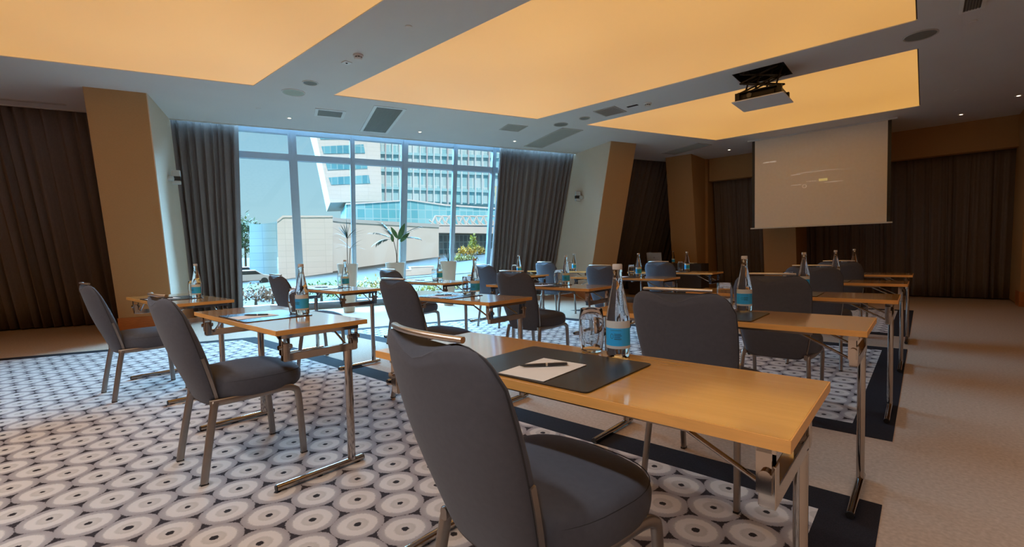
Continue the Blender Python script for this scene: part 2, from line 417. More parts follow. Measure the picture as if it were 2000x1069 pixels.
wall_curtain(-5.2, -2.26, 'dark taupe curtain left of the left pier, at the left edge', 2, off=-.05)
wall_curtain(-1.60, -.66, 'taupe curtain bunched at the left side of the window', 3, wave=.10, amp=.05, d1=-.16)
wall_curtain(4.03, 5.90, 'taupe curtain bunched at the right side of the window', 4, wave=.12, amp=.05, d0=.17)
wall_curtain(6.50, 9.6, 'dark curtain between the two tan piers behind the laptop table', 5)
def back_curtain(x0, x1, label, seed):
    return curtain(((x0, 12.05, 0), (x1, 12.05, 0)), ((x0, 12.5, 0), (x1, 12.5, 0)), 2.80, .02, label, seed, .12, .035)
back_curtain(-3.95, -2.55, 'almost black curtain in the back corner left of the screen', 6)
back_curtain(-2.05, -.18, 'almost black curtain behind and below the projection screen', 7)
back_curtain(-.28, 1.3, 'almost black curtain right of the projection screen', 8)
back_curtain(1.8, 3.9, 'almost black curtain beyond the right edge of the photo', 9)

# ------------------------------------------------------------------ window
win = empty('window_1', W(1.6, 10.0)); struct(win); winv = Vector(win.location)
def gp(w, z, off=0): return W(w, glass_n(z)+off, z) - winv
def mull(t0, t1, b0, b1, dep=.10, z0=.0, z1=HC+.1):
    b = MB(); b.extrude([gp(b0, z0, -.02), gp(b1, z0, -.02), gp(t1, z1, -.02), gp(t0, z1, -.02)], WN*dep)
    m_ = b.build('mullion', M_frame, win)
    b = MB(); g_ = .30*(t1-t0); b.extrude([gp(b0+g_, z0, -.032), gp(b1-g_, z0, -.032), gp(t1-g_, z1, -.032), gp(t0+g_, z1, -.032)], WN*.014)
    b.build('cover_cap', M_frame, m_)
for q_ in ((-.76, -.69, -.92, -.85), (.05, .185, .115, .265), (1.09, 1.17, 1.19, 1.27), (2.04, 2.165, 2.165, 2.30), (3.09, 3.175, 3.31, 3.405), (3.95, 4.03, 4.20, 4.29)): mull(*q_)
def rail(z0, z1, nm, dep=.12, w0=-1.6, w1=5.86, off=-.01):
    b = MB(); k = [gp(w0, z0, off), gp(w1, z0, off), gp(w1, z1, off), gp(w0, z1, off)]
    b.extrude(k, WN*dep); return b.build(nm, M_frame, win)
rail(2.80, 2.90, 'transom'); rail(HC-.02, HC+.12, 'head_rail'); rail(.0, .13, 'sill_rail', .2, off=-.06)
for w0, w1 in ((-1.6, -.75), (-.75, .13), (.13, 1.15), (1.15, 2.15), (2.15, 3.20), (3.20, 4.10), (4.10, 5.86)):
    b = MB(); b.extrude([gp(w0, .1, .06), gp(w1, .1, .06), gp(w1, HC+.1, .06), gp(w0, HC+.1, .06)], WN*.008)
    b.build('pane', M_pane, win)

# ------------------------------------------------------------------ carpets
def carpet(y0, y1, ph, label):
    n_out, n_in = 7.15, 6.98
    xo = lambda y: (.3923*y-n_out)/.9198
    xi = lambda y: (.3923*y-n_in)/.9198
    org = Vector((-.462, ph, 0)); root = empty('patterned_carpet', org)
    bw = .195; X0, X1 = -.115, -.308
    q = [(xi(y0+bw), y0+bw), (X1, y0+bw), (X1, y1-bw), (xi(y1-bw), y1-bw)]
    b = MB(); b.prism([(x-org.x, y-org.y) for x, y in q], .0003, .0016); b.build('field', M_lattice, root)
    p = [(xo(y0), y0), (X0, y0), (X0, y1), (xo(y1), y1)]
    b = MB()
    for i in range(4):
        j = (i+1) % 4
        b.prism([(x-org.x, y-org.y) for x, y in (p[i], p[j], q[j], q[i])], .0003, .0018)
    b.build('border', M_border, root)
    tag(root, label, 'carpet', 'disc patterned carpets')
carpet(-.55, 2.388, 1.837-.2003*0, 'grey and cream disc patterned carpet with black border, nearest the camera')
carpet(3.205, 6.165, 3.473, 'grey and cream disc patterned carpet, the middle one of the three')
carpet(6.99, 9.87, 7.3, 'grey and cream disc patterned carpet, farthest from the camera')

# ------------------------------------------------------------------ chairs
def superel(a, bb, n, ex=3.2):
    out = []
    for i in range(n):
        t = 2*PI*i/n; c, s = math.cos(t), math.sin(t)
        out.append((a*math.copysign(abs(c)**(2/ex), c), bb*math.copysign(abs(s)**(2/ex), s)))
    return out
def bez(pts, n=10):
    """Catmull-Rom through the points"""
    P = [Vector(p) for p in pts]; P = [2*P[0]-P[1]] + P + [2*P[-1]-P[-2]]; out = []
    for i in range(1, len(P)-2):
        for k in range(n):
            t = k/n; a, b_, c, d = P[i-1], P[i], P[i+1], P[i+2]
            out.append(.5*((2*b_)+(-a+c)*t+(2*a-5*b_+4*c-d)*t*t+(-a+3*b_-3*c+d)*t**3))
    out.append(P[-2]); return out
def make_chair():
    root = empty('banquet_chair')
    # seat
    b = MB(); rs = []
    def plan(sc, ex=3.4):
        o = []
        for x, y in superel(.228*sc, .247*sc, 48, ex if False else 2.75):
            f = 1+.05*(y/.247); o.append((x*f, y+.040))
        return o
    for z, sc in ((.366, .80), (.368, .88), (.374, .94), (.386, .98), (.405, .997), (.43, 1.0), (.452, .995), (.468, .975), (.480, .93), (.488, .84), (.493, .68), (.496, .45), (.497, .2)):
        rs.append([Vector((x, y, z + (.012 if z > .45 else 0)*math.cos(x/.23*1.3) - (.018*max(0, (y-.12)/.12)**2 if z > .44 else -.006*max(0, (y-.1)/.12)))) for x, y in plan(sc)])
    b.rings(rs); b.build('seat', M_fabric, root, smooth=70)
    pts = [Vector((x, y, .462)) for x, y in plan(.984)]
    b = MB(); b.tube(pts, seg=6, r=.0014, loop=True); b.build('seat_piping', M_seam, root, smooth=60)
    # backrest
    def cy(z):      # centre line leaning backwards
        t = max(0, (z-.36)/.54)
        return -.168 - .162*t**1.08 + .035*math.sin(PI*min(1, t))*0
    def hw(z):      # half width
        t = (z-.35)/.54
        return .165 + .052*math.sin(min(1, t/.80)*PI/2)
    def th(z):
        t = (z-.35)/.54
        return .022 + .032*math.sin(PI*min(1, max(0, t*.92+.06)))
    b = MB(); rs = []
    ztop = .895
    zs = [.352, .356, .366, .385, .41, .45, .50, .55, .60, .65, .70, .74, .78, .81, .835, .855, .87, .882, .89, .895]
    for i, z in enumerate(zs):
        w = hw(z); R_ = .075
        if z > ztop-R_: w = hw(z) - R_ + math.sqrt(max(0, R_**2-(z-(ztop-R_))**2)) - .008
        if z < .385: w = w - .05*(1-math.sqrt(max(0, 1-((.385-z)/.036)**2)))
        t_ = th(z)*(1 if i not in (0, len(zs)-1) else .55)
        if z >= .882: t_ *= .75
        ring = []
        for x, y in superel(w, t_, 40, 2.6):
            k = max(0, (z-.72)/(ztop-.72))**1.6
            dip = .040*k*math.exp(-(x/.075)**2) + .004*k
            bow = -.030*(1-(x/.22)**2)*(.35+.65*max(0, (z-.5)/.4)) + .012       # wraps around the sitter
            ring.append(Vector((x, cy(z)+y+bow, z-dip)))
        rs.append(ring)
    b.rings(rs); b.build('backrest', M_fabric, root, smooth=75)
    # side seams and lower side brackets
    mid = [Vector((sum(p.x for p in r_), sum(p.y for p in r_), sum(p.z for p in r_)))/40 for r_ in rs]
    def offp(k, i, d): 
        v = rs[k][i]-mid[k]; v.z = 0; return rs[k][i]+v.normalized()*d
    path = [offp(k, 20, .0004) for k in range(4, 16)] + [offp(16, 20, 0)] + [rs[18][20]+Vector((.002, 0, .001))] + [rs[19][i]+Vector((0, 0, .001)) for i in range(18, 1, -1)] + [rs[18][0]+Vector((-.002, 0, .001))] + [offp(16, 0, 0)] + [offp(k, 0, .0004) for k in range(15, 3, -1)]
    b = MB(); b.tube(path, seg=6, r=.0022); b.build('backrest_seam', M_seam, root, smooth=60)
    for s in (-1, 1):
        b = MB(); pts = [Vector((s*(hw(z)+.004), cy(z)+.016, z)) for z in (.37, .42, .48, .54, .60)]
        b.tube(pts, sec=SQ(.014, .006), up=(s, 0, 0)); b.build('side_bracket', M_satin, root)
    # handle bar
    b = MB()
    pts = [Vector((x, cy(.9)-.006-.034*(1-(x/.155)**2)+.012, .903-.004*(x/.155)**2)) for x in [-.142+.284*i/14 for i in range(15)]]
    b.tube(pts, sec=RS(.017, .013, .45)); b.build('handle_bar', M_bar, root, smooth=50)
    # legs: flattened tubes
    sec = RS(.022, .034, .35)
    for s in (-1, 1):
        b = MB(); pts = bez([(s*.185, -.165, .375), (s*.188, -.178, .34), (s*.197, -.212, .15), (s*.203, -.235, .008)], 5)
        b.tube(pts, sec=sec, up=(0, 1, 0)); leg = b.build('leg', M_satin, root, smooth=50)
        b = MB(); b.box((s*.203, -.235, .005), (.021, .032, .010)); b.build('foot_cap', M_black, leg)
        b = MB(); pts = bez([(s*.175, -.19, .372), (s*.195, -.10, .374), (s*.208, .05, .378), (s*.212, .15, .380), (s*.213, .195, .366), (s*.213, .213, .335), (s*.210, .224, .20), (s*.207, .235, .008)], 6)
        b.tube(pts, sec=sec, up=(0, 0, 1)); leg = b.build('leg', M_satin, root, smooth=50)
        b = MB(); b.box((s*.207, .235, .005), (.021, .032, .010)); b.build('foot_cap', M_black, leg)
    b = MB(); b.tube([(-.19, -.15, .372), (.19, -.15, .372)], sec=SQ(.02, .02)); b.tube([(-.20, .10, .376), (.20, .10, .376)], sec=SQ(.02, .02))
    b.build('seat_frame', M_satin, root)
    return root

# ------------------------------------------------------------------ tables
TL, TW, TT = 1.24, .45, .0235
def make_table():
    """origin: on the floor below the right near corner, top spans x -TL..0, y 0..TW"""
    root = empty('folding_table')
    b = MB(); b.box((-TL/2, TW/2, .74-TT/2), (TL-.004, TW-.004, TT-.0004)); b.build('tabletop', M_wood, root)
    b = MB()
    for x in (-.001, -TL+.001): b.box((x, TW/2, .74-TT/2), (.003, TW, TT-.001))
    for y in (.001, TW-.001): b.box((-TL/2, y, .74-TT/2), (TL, .003, TT-.001))
    b.build('edge_band', M_edge, root)
    zb = .74-TT
    for s, xe_ in ((1, -.045), (-1, -TL+.045)):
        fr = empty('end_frame'); fr.parent = root
        b = MB(); b.box((xe_, TW/2, zb-.011), (.032, TW-.07, .020)); b.build('top_rail', M_chrome, fr)
        for y in (.055, TW-.055):
            b = MB(); b.box((xe_-s*.004, y-.018 if y < .2 else y+.018, zb-.055), (.026, .004, .085)); b.box((xe_-s*.004, y+.018 if y < .2 else y-.018, zb-.055), (.026, .004, .085))
            b.build('hinge_plate', M_chrome, fr)
            yo = y-.024 if y < .2 else y+.024
            b = MB(); b.tube([(xe_, y-.03, .655), (xe_, y+.03, .655)], r=.011, seg=14); b.build('pivot_bolt', M_chrome, fr, smooth=40)
        b = MB(); sq = SQ(.028, .030)
        b.tube([(xe_, .055, .672), (xe_, .055, .592)], sec=sq, up=(1, 0, 0)); b.tube([(xe_, TW-.055, .672), (xe_, TW-.055, .592)], sec=sq, up=(1, 0, 0))
        b.box((xe_, TW/2, .606), (.028, TW-.09, .036)); b.build('lower_rail', M_chrome, fr, bevel=.002)
        b = MB(); b.tube([(xe_, .362, .595), (xe_, .362, .026)], sec=RS(.030, .040, .45), up=(0, 1, 0)); b.build('leg', M_chrome, fr, smooth=50)
        b = MB(); b.tube([(xe_, -.008, .0195), (xe_, TW-.028, .0195)], r=.0155, seg=18); ft = b.build('foot_bar', M_chrome, fr, smooth=50)
        for ya, yb in ((-.0125, .02), (TW-.0235, TW-.06)):
            b = MB(); b.tube([(xe_, ya, .0195), (xe_, ya+(.005 if ya < 0 else -.005), .0195)], r=.0142, seg=14)
            b.box((xe_, yb, .0065), (.012, .03, .006)); b.build('foot_cap', M_black, ft, smooth=40)
        b = MB()
        for y in (.085, TW-.085): b.tube([(xe_-s*.20, y, zb-.012), (xe_-s*.014, y, .612)], r=.0055, seg=8)
        b.tube([(xe_-s*.20, .07, zb-.008), (xe_-s*.20, TW-.07, zb-.008)], r=.005, seg=8)
        b.build('folding_brace', M_chrome, fr, smooth=50)
    b = MB(); b.tube([(-TL+.18, .03, zb-.006), (-.18, .03, zb-.006)], sec=SQ(.012, .012)); b.tube([(-TL+.18, TW-.03, zb-.006), (-.18, TW-.03, zb-.006)], sec=SQ(.012, .012))
    b.build('apron_rail', M_satin, root)
    return root

# ------------------------------------------------------------------ things on the tables
def label_mat():
    m, nt, b = base_mat('blue bottle label'); L = nt.links
    tc = nt.nodes.new('ShaderNodeTexCoord'); sp = nt.nodes.new('ShaderNodeSeparateXYZ'); L.new(tc.outputs['Object'], sp.inputs[0])
    r = nt.nodes.new('ShaderNodeValToRGB'); cr = r.color_ramp; cr.interpolation = 'CONSTANT'
    mr = nt.nodes.new('ShaderNodeMapRange'); mr.inputs['From Min'].default_value = .028; mr.inputs['From Max'].default_value = .112
    L.new(sp.outputs['Z'], mr.inputs['Value']); L.new(mr.outputs[0], r.inputs[0])
    cr.elements[0].color = (.60, .64, .66, 1); cr.elements[1].position = .10; cr.elements[1].color = (.03, .46, 1.0, 1)
    e = cr.elements.new(.74); e.color = (.62, .68, .70, 1)
    L.new(r.outputs[0], b.inputs['Base Color']); b.inputs['Roughness'].default_value = .5
    return m
M_label = label_mat()
M_print = mat('dark blue label print', (.02, .09, .14), .5)
def make_bottle():
    root = empty('water_bottle')
    prof = [(.026, 0), (.033, .002), (.0355, .008), (.0355, .118), (.0345, .128), (.031, .145), (.0265, .170), (.0205, .200), (.0155, .226), (.0135, .242), (.0135, .258), (.0150, .260), (.0150, .266), (.0130, .267)]
    b = MB(); b.lathe(prof, 32); b.build('glass_body', M_bottle, root, smooth=50)
    b = MB(); b.lathe([(.0145, .2665), (.0152, .269), (.0150, .280), (.0135, .283)], 20); b.build('cap', mat('pale bottle cap', (.62, .60, .57), .45), root, smooth=40)
    b = MB(); seg = 22
    for i in range(seg):
        a0, a1 = [PI*(-1.0+1.1*t/seg) for t in (i, i+1)]; r = .0360
        o = len(b.v); b.v += [Vector((r*math.cos(t), r*math.sin(t), z)) for t, z in ((a0, .028), (a1, .028), (a1, .112), (a0, .112))]; b.f.append([o, o+1, o+2, o+3])
    lb = b.build('label', M_label, root, smooth=60)
    b = MB()        # ring and lines of small print
    a0 = -.62*PI; r = .0363
    ring = [Vector((r*math.cos(a0+.11*math.cos(t)), r*math.sin(a0+.11*math.cos(t)), .066+.0075*math.sin(t))) for t in [2*PI*i/16 for i in range(16)]]
    b.tube(ring, r=.0006, seg=5, loop=True)
    for k, (z, l) in enumerate(((.073, .55), (.068, .62), (.063, .5), (.058, .6), (.084, .95))):
        st = a0+.2 if k < 4 else a0-.15
        b.tube([Vector((r*math.cos(st+l*t), r*math.sin(st+l*t), z)) for t in (0, .25, .5, .75, 1)], r=.0009 if k < 4 else .0006, seg=5)
    b.build('label_print', M_print, lb)
    return root
def make_tumbler():
    o_ = [(.024, 0), (.031, .001), (.034, .006), (.0385, .04), (.0410, .072), (.0395, .105), (.0350, .138), (.0343, .140)]
    i_ = [(.0335, .139), (.0380, .105), (.0394, .072), (.0368, .04), (.0315, .012), (.02, .0085), (.004, .008)]
    b = MB(); b.lathe(o_+i_, 32)
    return b.build('drinking_glass', M_glass, smooth=60)
def make_pad():
    b = MB(); w, h, r = .43, .345, .014
    pts = []
    for sx, sy, a0 in ((1, 1, 0), (-1, 1, 90), (-1, -1, 180), (1, -1, 270)):
        for k in range(0, 91, 15):
            t = math.radians(a0+k); pts.append((sx*(w/2-r)+r*math.cos(t), sy*(h/2-r)+r*math.sin(t)))
    b.prism(pts, .0003, .0038); return b.build('desk_pad', M_leather, bevel=.001)
def make_sheet():
    b = MB()
    for k in range(3):
        b.box((k*.0004, k*-.0003, .0003+k*.0006), (.148, .208, .0005))
    return b.build('notepad', M_paper)
def make_pen():
    root = empty('pen')
    R_ = .0052
    def l(p, nm, m):
        b = MB(); b.rings([[Vector((x, math.cos(2*PI*i/12)*r, R_+.0002+math.sin(2*PI*i/12)*r)) for i in range(12)] for x, r in p]); return b.build(nm, m, root, smooth=50)
    l([(-.068, .0008), (-.064, .0018), (-.055, .0040), (-.01, .0050), (.004, .0051)], 'barrel', M_pen)
    l([(.0045, .0052), (.0095, .0052)], 'ring', M_bar)
    l([(.010, .0051), (.055, .0046), (.064, .0040)], 'cap', M_pen)
    l([(.0642, .0038), (.067, .0034)], 'push_button', M_bar)
    b = MB(); b.box((.045, 0, R_*2+.0012), (.035, .0022, .0010)); b.box((.0625, 0, R_*2), (.002, .0022, .0034)); b.build('clip', M_bar, root)
    return root

ROWS = [.88, 2.19, 3.50, 4.98, 6.45]
TX = {'right': [-.163, -.157, -.110, -.098, -.088], 'middle': [-2.143, -2.141, -2.160, -2.15, -2.11], 'left': [-4.10, -4.03, -4.02, -4.09, -4.07]}
TR = {'right': [.004, -.002, .004, 0, 0], 'middle': [-.008, .001, 0, 0, 0], 'left': [.02, .008, 0, 0, 0]}
TY = {'right': [.88, 2.19, 3.516, 5.0, 6.47], 'middle': [.842, 2.19, 3.44, 4.97, 6.42], 'left': [.86, 2.16, 3.40, 4.99, 6.43]}
RN = ['nearest', 'second', 'third', 'fourth', 'farthest']
chair0 = make_chair(); table0 = make_table(); bottle0 = make_bottle(); glass0 = make_tumbler(); pad0 = make_pad(); sheet0 = make_sheet(); pen0 = make_pen()
first = {}
def place(proto, loc, rz, label, cat, group):
    o = proto if proto.name not in first else copy_tree(proto)
    first[proto.name] = 1
    o.location = loc; o.rotation_euler = (0, 0, rz); tag(o, label, cat, group); return o
CH = {('right', 0): (-.752, .945, -.14), ('right', 1): (-.750, 2.20, -.02), ('middle', 0): (-2.73, .877, 0), ('left', 0): (-4.765, .84, .02)}
LOOK = {('right', 0): 'largest, seen close from behind', ('middle', 0): 'whole chair seen from its right side'}
for c in ('right', 'middle', 'left'):
    for r in range(5):
        x, y, rz = TX[c][r], TY[c][r], TR[c][r]; nm = RN[r]
        where = f'in the {c} column'
        R_ = Matrix.Rotation(rz, 3, 'Z')
        def loc(dx, dy, z=.74): p = R_ @ Vector((dx, dy, 0)); return Vector((x+p.x, y+p.y, z))
        place(table0, (x, y, 0), rz, f'narrow beech topped folding table with chrome legs, the {nm} {where}', 'table', 'folding tables set out in three columns')
        cx, cyy, crz = CH.get((c, r), (x-TL/2+.01, y+.02, random.uniform(-.05, .05)))
        place(chair0, (cx, cyy, 0), crz, f'grey upholstered chair at the {nm} table {where}', 'chair', 'grey banquet chairs at the tables')
        place(pad0, loc(-.622, .187), rz, f'black leather desk pad on the {nm} table {where}', 'desk pad', 'black desk pads on the tables')
        if c == 'right': bd = (-.538, .404, .7403)
        else: bd = (-.465, .327, .7441)
        place(bottle0, loc(*bd), rz+.35, f'glass water bottle with blue label on the {nm} table {where}', 'bottle', 'water bottles on the tables')
        gd = (bd[0]-.098, bd[1]+.006, bd[2])
        place(glass0, loc(*gd), 0, f'empty drinking glass beside the bottle on the {nm} table {where}', 'glass', 'drinking glasses on the tables')
        if not (c == 'right' and r > 3):
            place(sheet0, loc(-.615, .126, .744), rz+.03, f'small white notepad on the desk pad of the {nm} table {where}', 'notepad', 'white notepads on the desk pads')
        if r < 3:
            place(pen0, loc(-.625, .142, .7460), rz+.80, f'dark pen lying on the notepad of the {nm} table {where}', 'pen', 'dark pens on the notepads')

# ------------------------------------------------------------------ presenter's table
pt = empty('presenter_table', (-4.45, 10.45, 0)); tag(pt, 'far table covered with a dark cloth, carrying the open laptop', 'table')
M_cloth = mat('dark brown tablecloth', (.035, .025, .022), .9, noise=.1)
b = MB(); b.box((0, 0, .722), (1.70, .46, .03)); b.build('tabletop', M_cloth, pt)
b = MB(); n = 120; per = []
for t in range(n):
    u = t/n*4; k = int(u); f = u-k; cs = [(-.855, -.235), (.855, -.235), (.855, .235), (-.855, .235)]
    a_, c_ = Vector(cs[k]), Vector(cs[(k+1) % 4]); p = a_.lerp(c_, f); per.append(p)
b.rings([[Vector((p.x, p.y, .740)) for p in per], [Vector((p.x*(1+.012*math.sin(i*1.3)), p.y*(1+.05*math.sin(i*1.3)), .02)) for i, p in enumerate(per)]], cap0=True, cap1=False)
b.build('tablecloth_skirt', M_cloth, pt, smooth=40)
lt = empty('laptop', (-4.69, 10.44, .7405)); tag(lt, 'open silver laptop on the far dark covered table', 'laptop')
b = MB(); b.box((0, 0, .009), (.36, .24, .016)); b.build('keyboard_base', M_pale, lt, bevel=.003)
tilt = Matrix.Rotation(math.radians(14), 3, 'X')
b = MB(); b.box(Vector((0, -.118, .018)) + Matrix.Rotation(math.radians(12), 3, 'X') @ Vector((0, 0, .125)), (.36, .008, .245), rot=Matrix.Rotation(math.radians(12), 3, 'X')); lid = b.build('screen_lid', M_pale, lt, bevel=.003)
b = MB(); rr = Matrix.Rotation(math.radians(12), 3, 'X')
def lp(x, z): return Vector((0, -.118, .018)) + rr @ Vector((x, -.0045, .125+z))
ring = []
for i in range(28):
    t = 2*PI*i/28; rad = .017*(1+.10*math.cos(2*t)) ; x_, z_ = rad*math.cos(t), rad*math.sin(t)*.98
    if abs(t) < .5 or abs(t-2*PI) < .5: x_ -= .006*(1-abs(min(t, 2*PI-t))/.5)
    if abs(t-PI/2) < .35: z_ -= .003
    ring.append(lp(x_, z_))
b.f.append(list(range(28))); b.v += ring
o = len(b.v); b.v += [lp(.001, .019), lp(.006, .021), lp(.009, .028), lp(.003, .026)]; b.f.append([o, o+1, o+2, o+3])
b.build('lid_logo', mat('grey logo', (.22, .20, .185), .4), lid)
place(bottle0, (-4.29, 10.42, .7405), 0, 'glass water bottle standing right of the laptop on the far covered table', 'bottle', 'water bottles on the tables')
b = MB(); 
for k in range(6): b.box((.002*math.sin(k*2), .002*math.cos(k*3), .002+.003*k), (.30, .21, .0025))
tag(b.build('paper_stack', M_paper, loc=(-3.93, 10.40, .7405)), 'low stack of white paper at the right end of the far covered table', 'paper')

# ------------------------------------------------------------------ screen and projector
sc = empty('projection_screen', (-1.55, 10.45, HC)); tag(sc, 'large pale projection screen lowered from the ceiling', 'screen')
b = MB(); b.box((0, 0, (1.468-HC)/2), (2.10, .004, HC-1.468)); fab = b.build('screen_fabric', M_screen, sc)
for x_ in (-1.075, 1.075):
    b = MB(); b.box((x_, .0, (1.468-HC)/2), (.05, .003, HC-1.468)); b.build('side_masking', M_black, sc)
b = MB(); b.box((0, 0, 1.455-HC), (2.26, .03, .024)); b.build('bottom_bar', M_white, sc, bevel=.004)
b = MB(); b.box((0, .04, -.013), (2.36, .14, .026)); b.build('ceiling_slot', M_white, sc)
M_proj = mat('faint projected text', (.8, .72, .62), .9, emit=(.8, .75, .68), estr=.25)
M_projy = mat('faint projected highlight', (.8, .70, .35), .9, emit=(.75, .62, .22), estr=.30)
def strip(x0, x1, z0, z1, h, m, nm, gaps):
    b = MB(); x = x0; rnd = random.Random(int(x0*100)+5)
    while x < x1:
        w = rnd.uniform(.010, .028) if gaps else x1-x0
        w = min(w, x1-x); z = z0+(z1-z0)*(x-x0)/(x1-x0)
        b.box((x+w/2+1.55, -.0026, z-HC), (w*.8, .001, h*(rnd.uniform(.6, 1) if gaps else 1))); x += w
        if gaps and rnd.random() < .25: x += .012
        if not gaps: break
    return b.build(nm, m, fab)
strip(-2.45, -2.21, 2.757, 2.757, .030, M_proj, 'projected_text', True)
strip(-1.96, -1.80, 2.452, 2.452, .018, M_proj, 'projected_text', True)
strip(-1.96, -1.12, 2.475, 2.475, .005, M_proj, 'projected_line', False)
strip(-1.70, -1.53, 2.30, 2.30, .016, M_proj, 'projected_text', True)
strip(-1.52, -1.35, 2.307, 2.307, .045, M_projy, 'projected_highlight', False)
strip(-1.96, -1.78, 2.255, 2.255, .014, M_proj, 'projected_text', True)
strip(-1.45, -1.09, 2.252, 2.252, .007, M_proj, 'projected_line', False)
b = MB(); b.tube([Vector((-.185+.032*math.cos(t), -.0026, 2.217-HC+.032*math.sin(t))) for t in [2*PI*i/20 for i in range(20)]], r=.004, seg=5, loop=True, up=(0, 1, 0))
b.build('projected_ring', M_proj, fab)

hx0, hy0, hx1, hy1 = HATCH; hcx, hcy = (hx0+hx1)/2, (hy0+hy1)/2
pj = empty('projector_lift', (hcx, hcy, HC)); tag(pj, 'black projector on a scissor lift lowered from its square ceiling hatch', 'projector')
M_dark = mat('black steel', (.016, .011, .010), .5, metal=.3)
b = MB(); wx, wy, hh = hx1-hx0, hy1-hy0, .36
for sx in (-1, 1): b.box((sx*(wx/2-.004), 0, hh/2), (.008, wy, hh))
for sy in (-1, 1): b.box((0, sy*(wy/2-.004), hh/2), (wx, .008, hh))
b.box((0, 0, hh), (wx, wy, .01)); b.build('hatch_box', M_dark, pj)
b = MB(); b.box((0, .01, -.345), (wx+.005, wy+.02, .012)); b.build('ceiling_tray', M_ceil, pj)
b = MB(); b.box((0, 0, -.292), (.47, .36, .092)); b.box((0, -.19, -.295), (.36, .03, .06)); prj = b.build('projector_body', M_dark, pj, bevel=.006)
b = MB(); b.tube([(-.10, -.19, -.285), (-.10, -.215, -.285)], r=.034, seg=20); b.build('lens', M_black, prj, smooth=40)
b = MB(); b.tube([(-.10, -.214, -.285), (-.10, -.2165, -.285)], r=.026, seg=20); b.build('lens_glass', mat('lens glass', (.05, .05, .07), .05, spec=1), prj, smooth=40)
for sy in (-1, 1):
    for (x0, z0, x1, z1) in ((-.21, -.235, .21, -.12), (.21, -.235, -.21, -.12), (-.21, -.12, .21, .0), (.21, -.12, -.21, .0), (-.21, 0, .21, .12), (.21, 0, -.21, .12)):
        b = MB(); b.tube([(x0, sy*.20, z0), (x1, sy*.20, z1)], sec=SQ(.030, .012)); b.build('scissor_arm', M_dark, pj)
b = MB()
for sx in (-1, 1):
    for sy in (-1, 1): b.box((sx*.235, sy*.20, -.285), (.05, .05, .10)); b.tube([(sx*.21, sy*.2, -.235), (sx*.24, sy*.2, -.335)], r=.006)
b.box((0, 0, -.235), (.46, .44, .012)); b.box((0, 0, .13), (.46, .44, .03))
for x in (-.16, -.05, .08, .18): b.tube([(x, -.15, -.23), (x+.03, -.16, -.14), (x+.06, -.12, -.02), (x+.02, -.1, .12)], r=.010, seg=6)
b.build('lift_carriage', M_dark, pj)

# ------------------------------------------------------------------ ceiling fittings
WAX = (WD, WN, Vector((0, 0, 1)))
def axes_of(kind): return WAX if kind == 'w' else (Vector((1, 0, 0)), Vector((0, 1, 0)), Vector((0, 0, 1)))
def vent(c, dx, dy, ax, fr, label, frame_m, core_m=M_grille, slats=0):
    root = empty('air_vent', (c[0], c[1], HC)); A = axes_of(ax)
    def P(x, y, z): return A[0]*x + A[1]*y + Vector((0, 0, z))
    b = MB()
    for sx in (-1, 1): b.box(P(sx*(dx/2-fr/2), 0, -.004), (fr, dy, .012), axes=A)
    for sy in (-1, 1): b.box(P(0, sy*(dy/2-fr/2), -.004), (dx-2*fr, fr, .012), axes=A)
    b.build('frame', frame_m, root)
    b = MB(); b.box(P(0, 0, -.001), (dx-2*fr, dy-2*fr, .004), axes=A); b.build('grille', core_m if frame_m is M_vframe else mat('pale grille mesh', (.38, .355, .31), .8), root)
    if slats:
        b = MB()
        for i in range(slats):
            x = -dx/2+fr+(dx-2*fr)*(i+.5)/slats; b.box(P(x, 0, -.005), (.004, dy-2*fr, .008), axes=A)
        b.build('slats', M_black if slats < 10 else (mat('grille slat', (.25, .235, .20), .7) if frame_m is M_vframe else mat('pale grille slat', (.46, .43, .38), .8)), root)
    return tag(root, label, 'vent', 'ceiling vents')
def wc(w, n): p = W(w, n); return (p.x, p.y)
M_vframe = mat('white vent frame', (.78, .80, .78), .5)
M_dull = mat('dull vent frame', (.50, .47, .42), .7)
vent(wc(.643, 7.67), .43, .39, 'w', .045, 'small white framed air vent in the ceiling left of the window vents', M_vframe, slats=16)
vent(wc(1.43, 7.79), .47, 1.52, 'w', .045, 'long white framed air vent in the ceiling above the window', M_vframe, slats=18)
vent(wc(3.61, 7.41), .38, .38, 'w', .02, 'small grey air vent in the ceiling near the amber middle panel', M_dull, slats=14)
vent(wc(4.63, 7.84), .44, 1.50, 'w', .03, 'long grey air vent in the ceiling above the right curtain', M_dull, slats=16)
vent((-3.71, 6.59), .37, .39, 'x', .02, 'square grey vent between the two nearer amber ceiling panels, beside the speakers', M_dull, slats=14)
vent(wc(7.87, 7.62), .40, 1.05, 'w', .03, 'dark long vent in the ceiling over the laptop table corner', M_dull, slats=14)
vent((.30, 6.02), .18, .42, 'x', .03, 'small louvred vent cut off by the top edge at right', M_vframe, slats=6)
b = MB(); b.box((0, 0, -.002), (.17, .05, .008)); tag(b.build('sensor_strip', M_black, loc=(-3.33, 6.595, HC)), 'small black rectangular ceiling sensor beside the smoke detector', 'sensor')
def disc(name, c, r, label, cat, core=M_grille, rim=M_vframe, group=None, rimw=.015):
    root = empty(name, (c[0], c[1], HC))
    b = MB(); b.lathe([(r-rimw, .0), (r-rimw, -.006), (r-rimw*.5, -.011), (r, -.007), (r, .0)], 32); b.f = b.f[:-2]; b.build('rim', rim, root, smooth=40)
    b = MB(); b.lathe([(r-rimw, -.001), (r-rimw, -.004), (.001, -.0065)], 32); b.build('cover', core, root, smooth=40)
    return tag(root, label, cat, group)
disc('ceiling_speaker', (-5.787, 2.818), .095, 'smaller round white rimmed ceiling speaker between the two amber panels', 'speaker', group='round ceiling speakers')
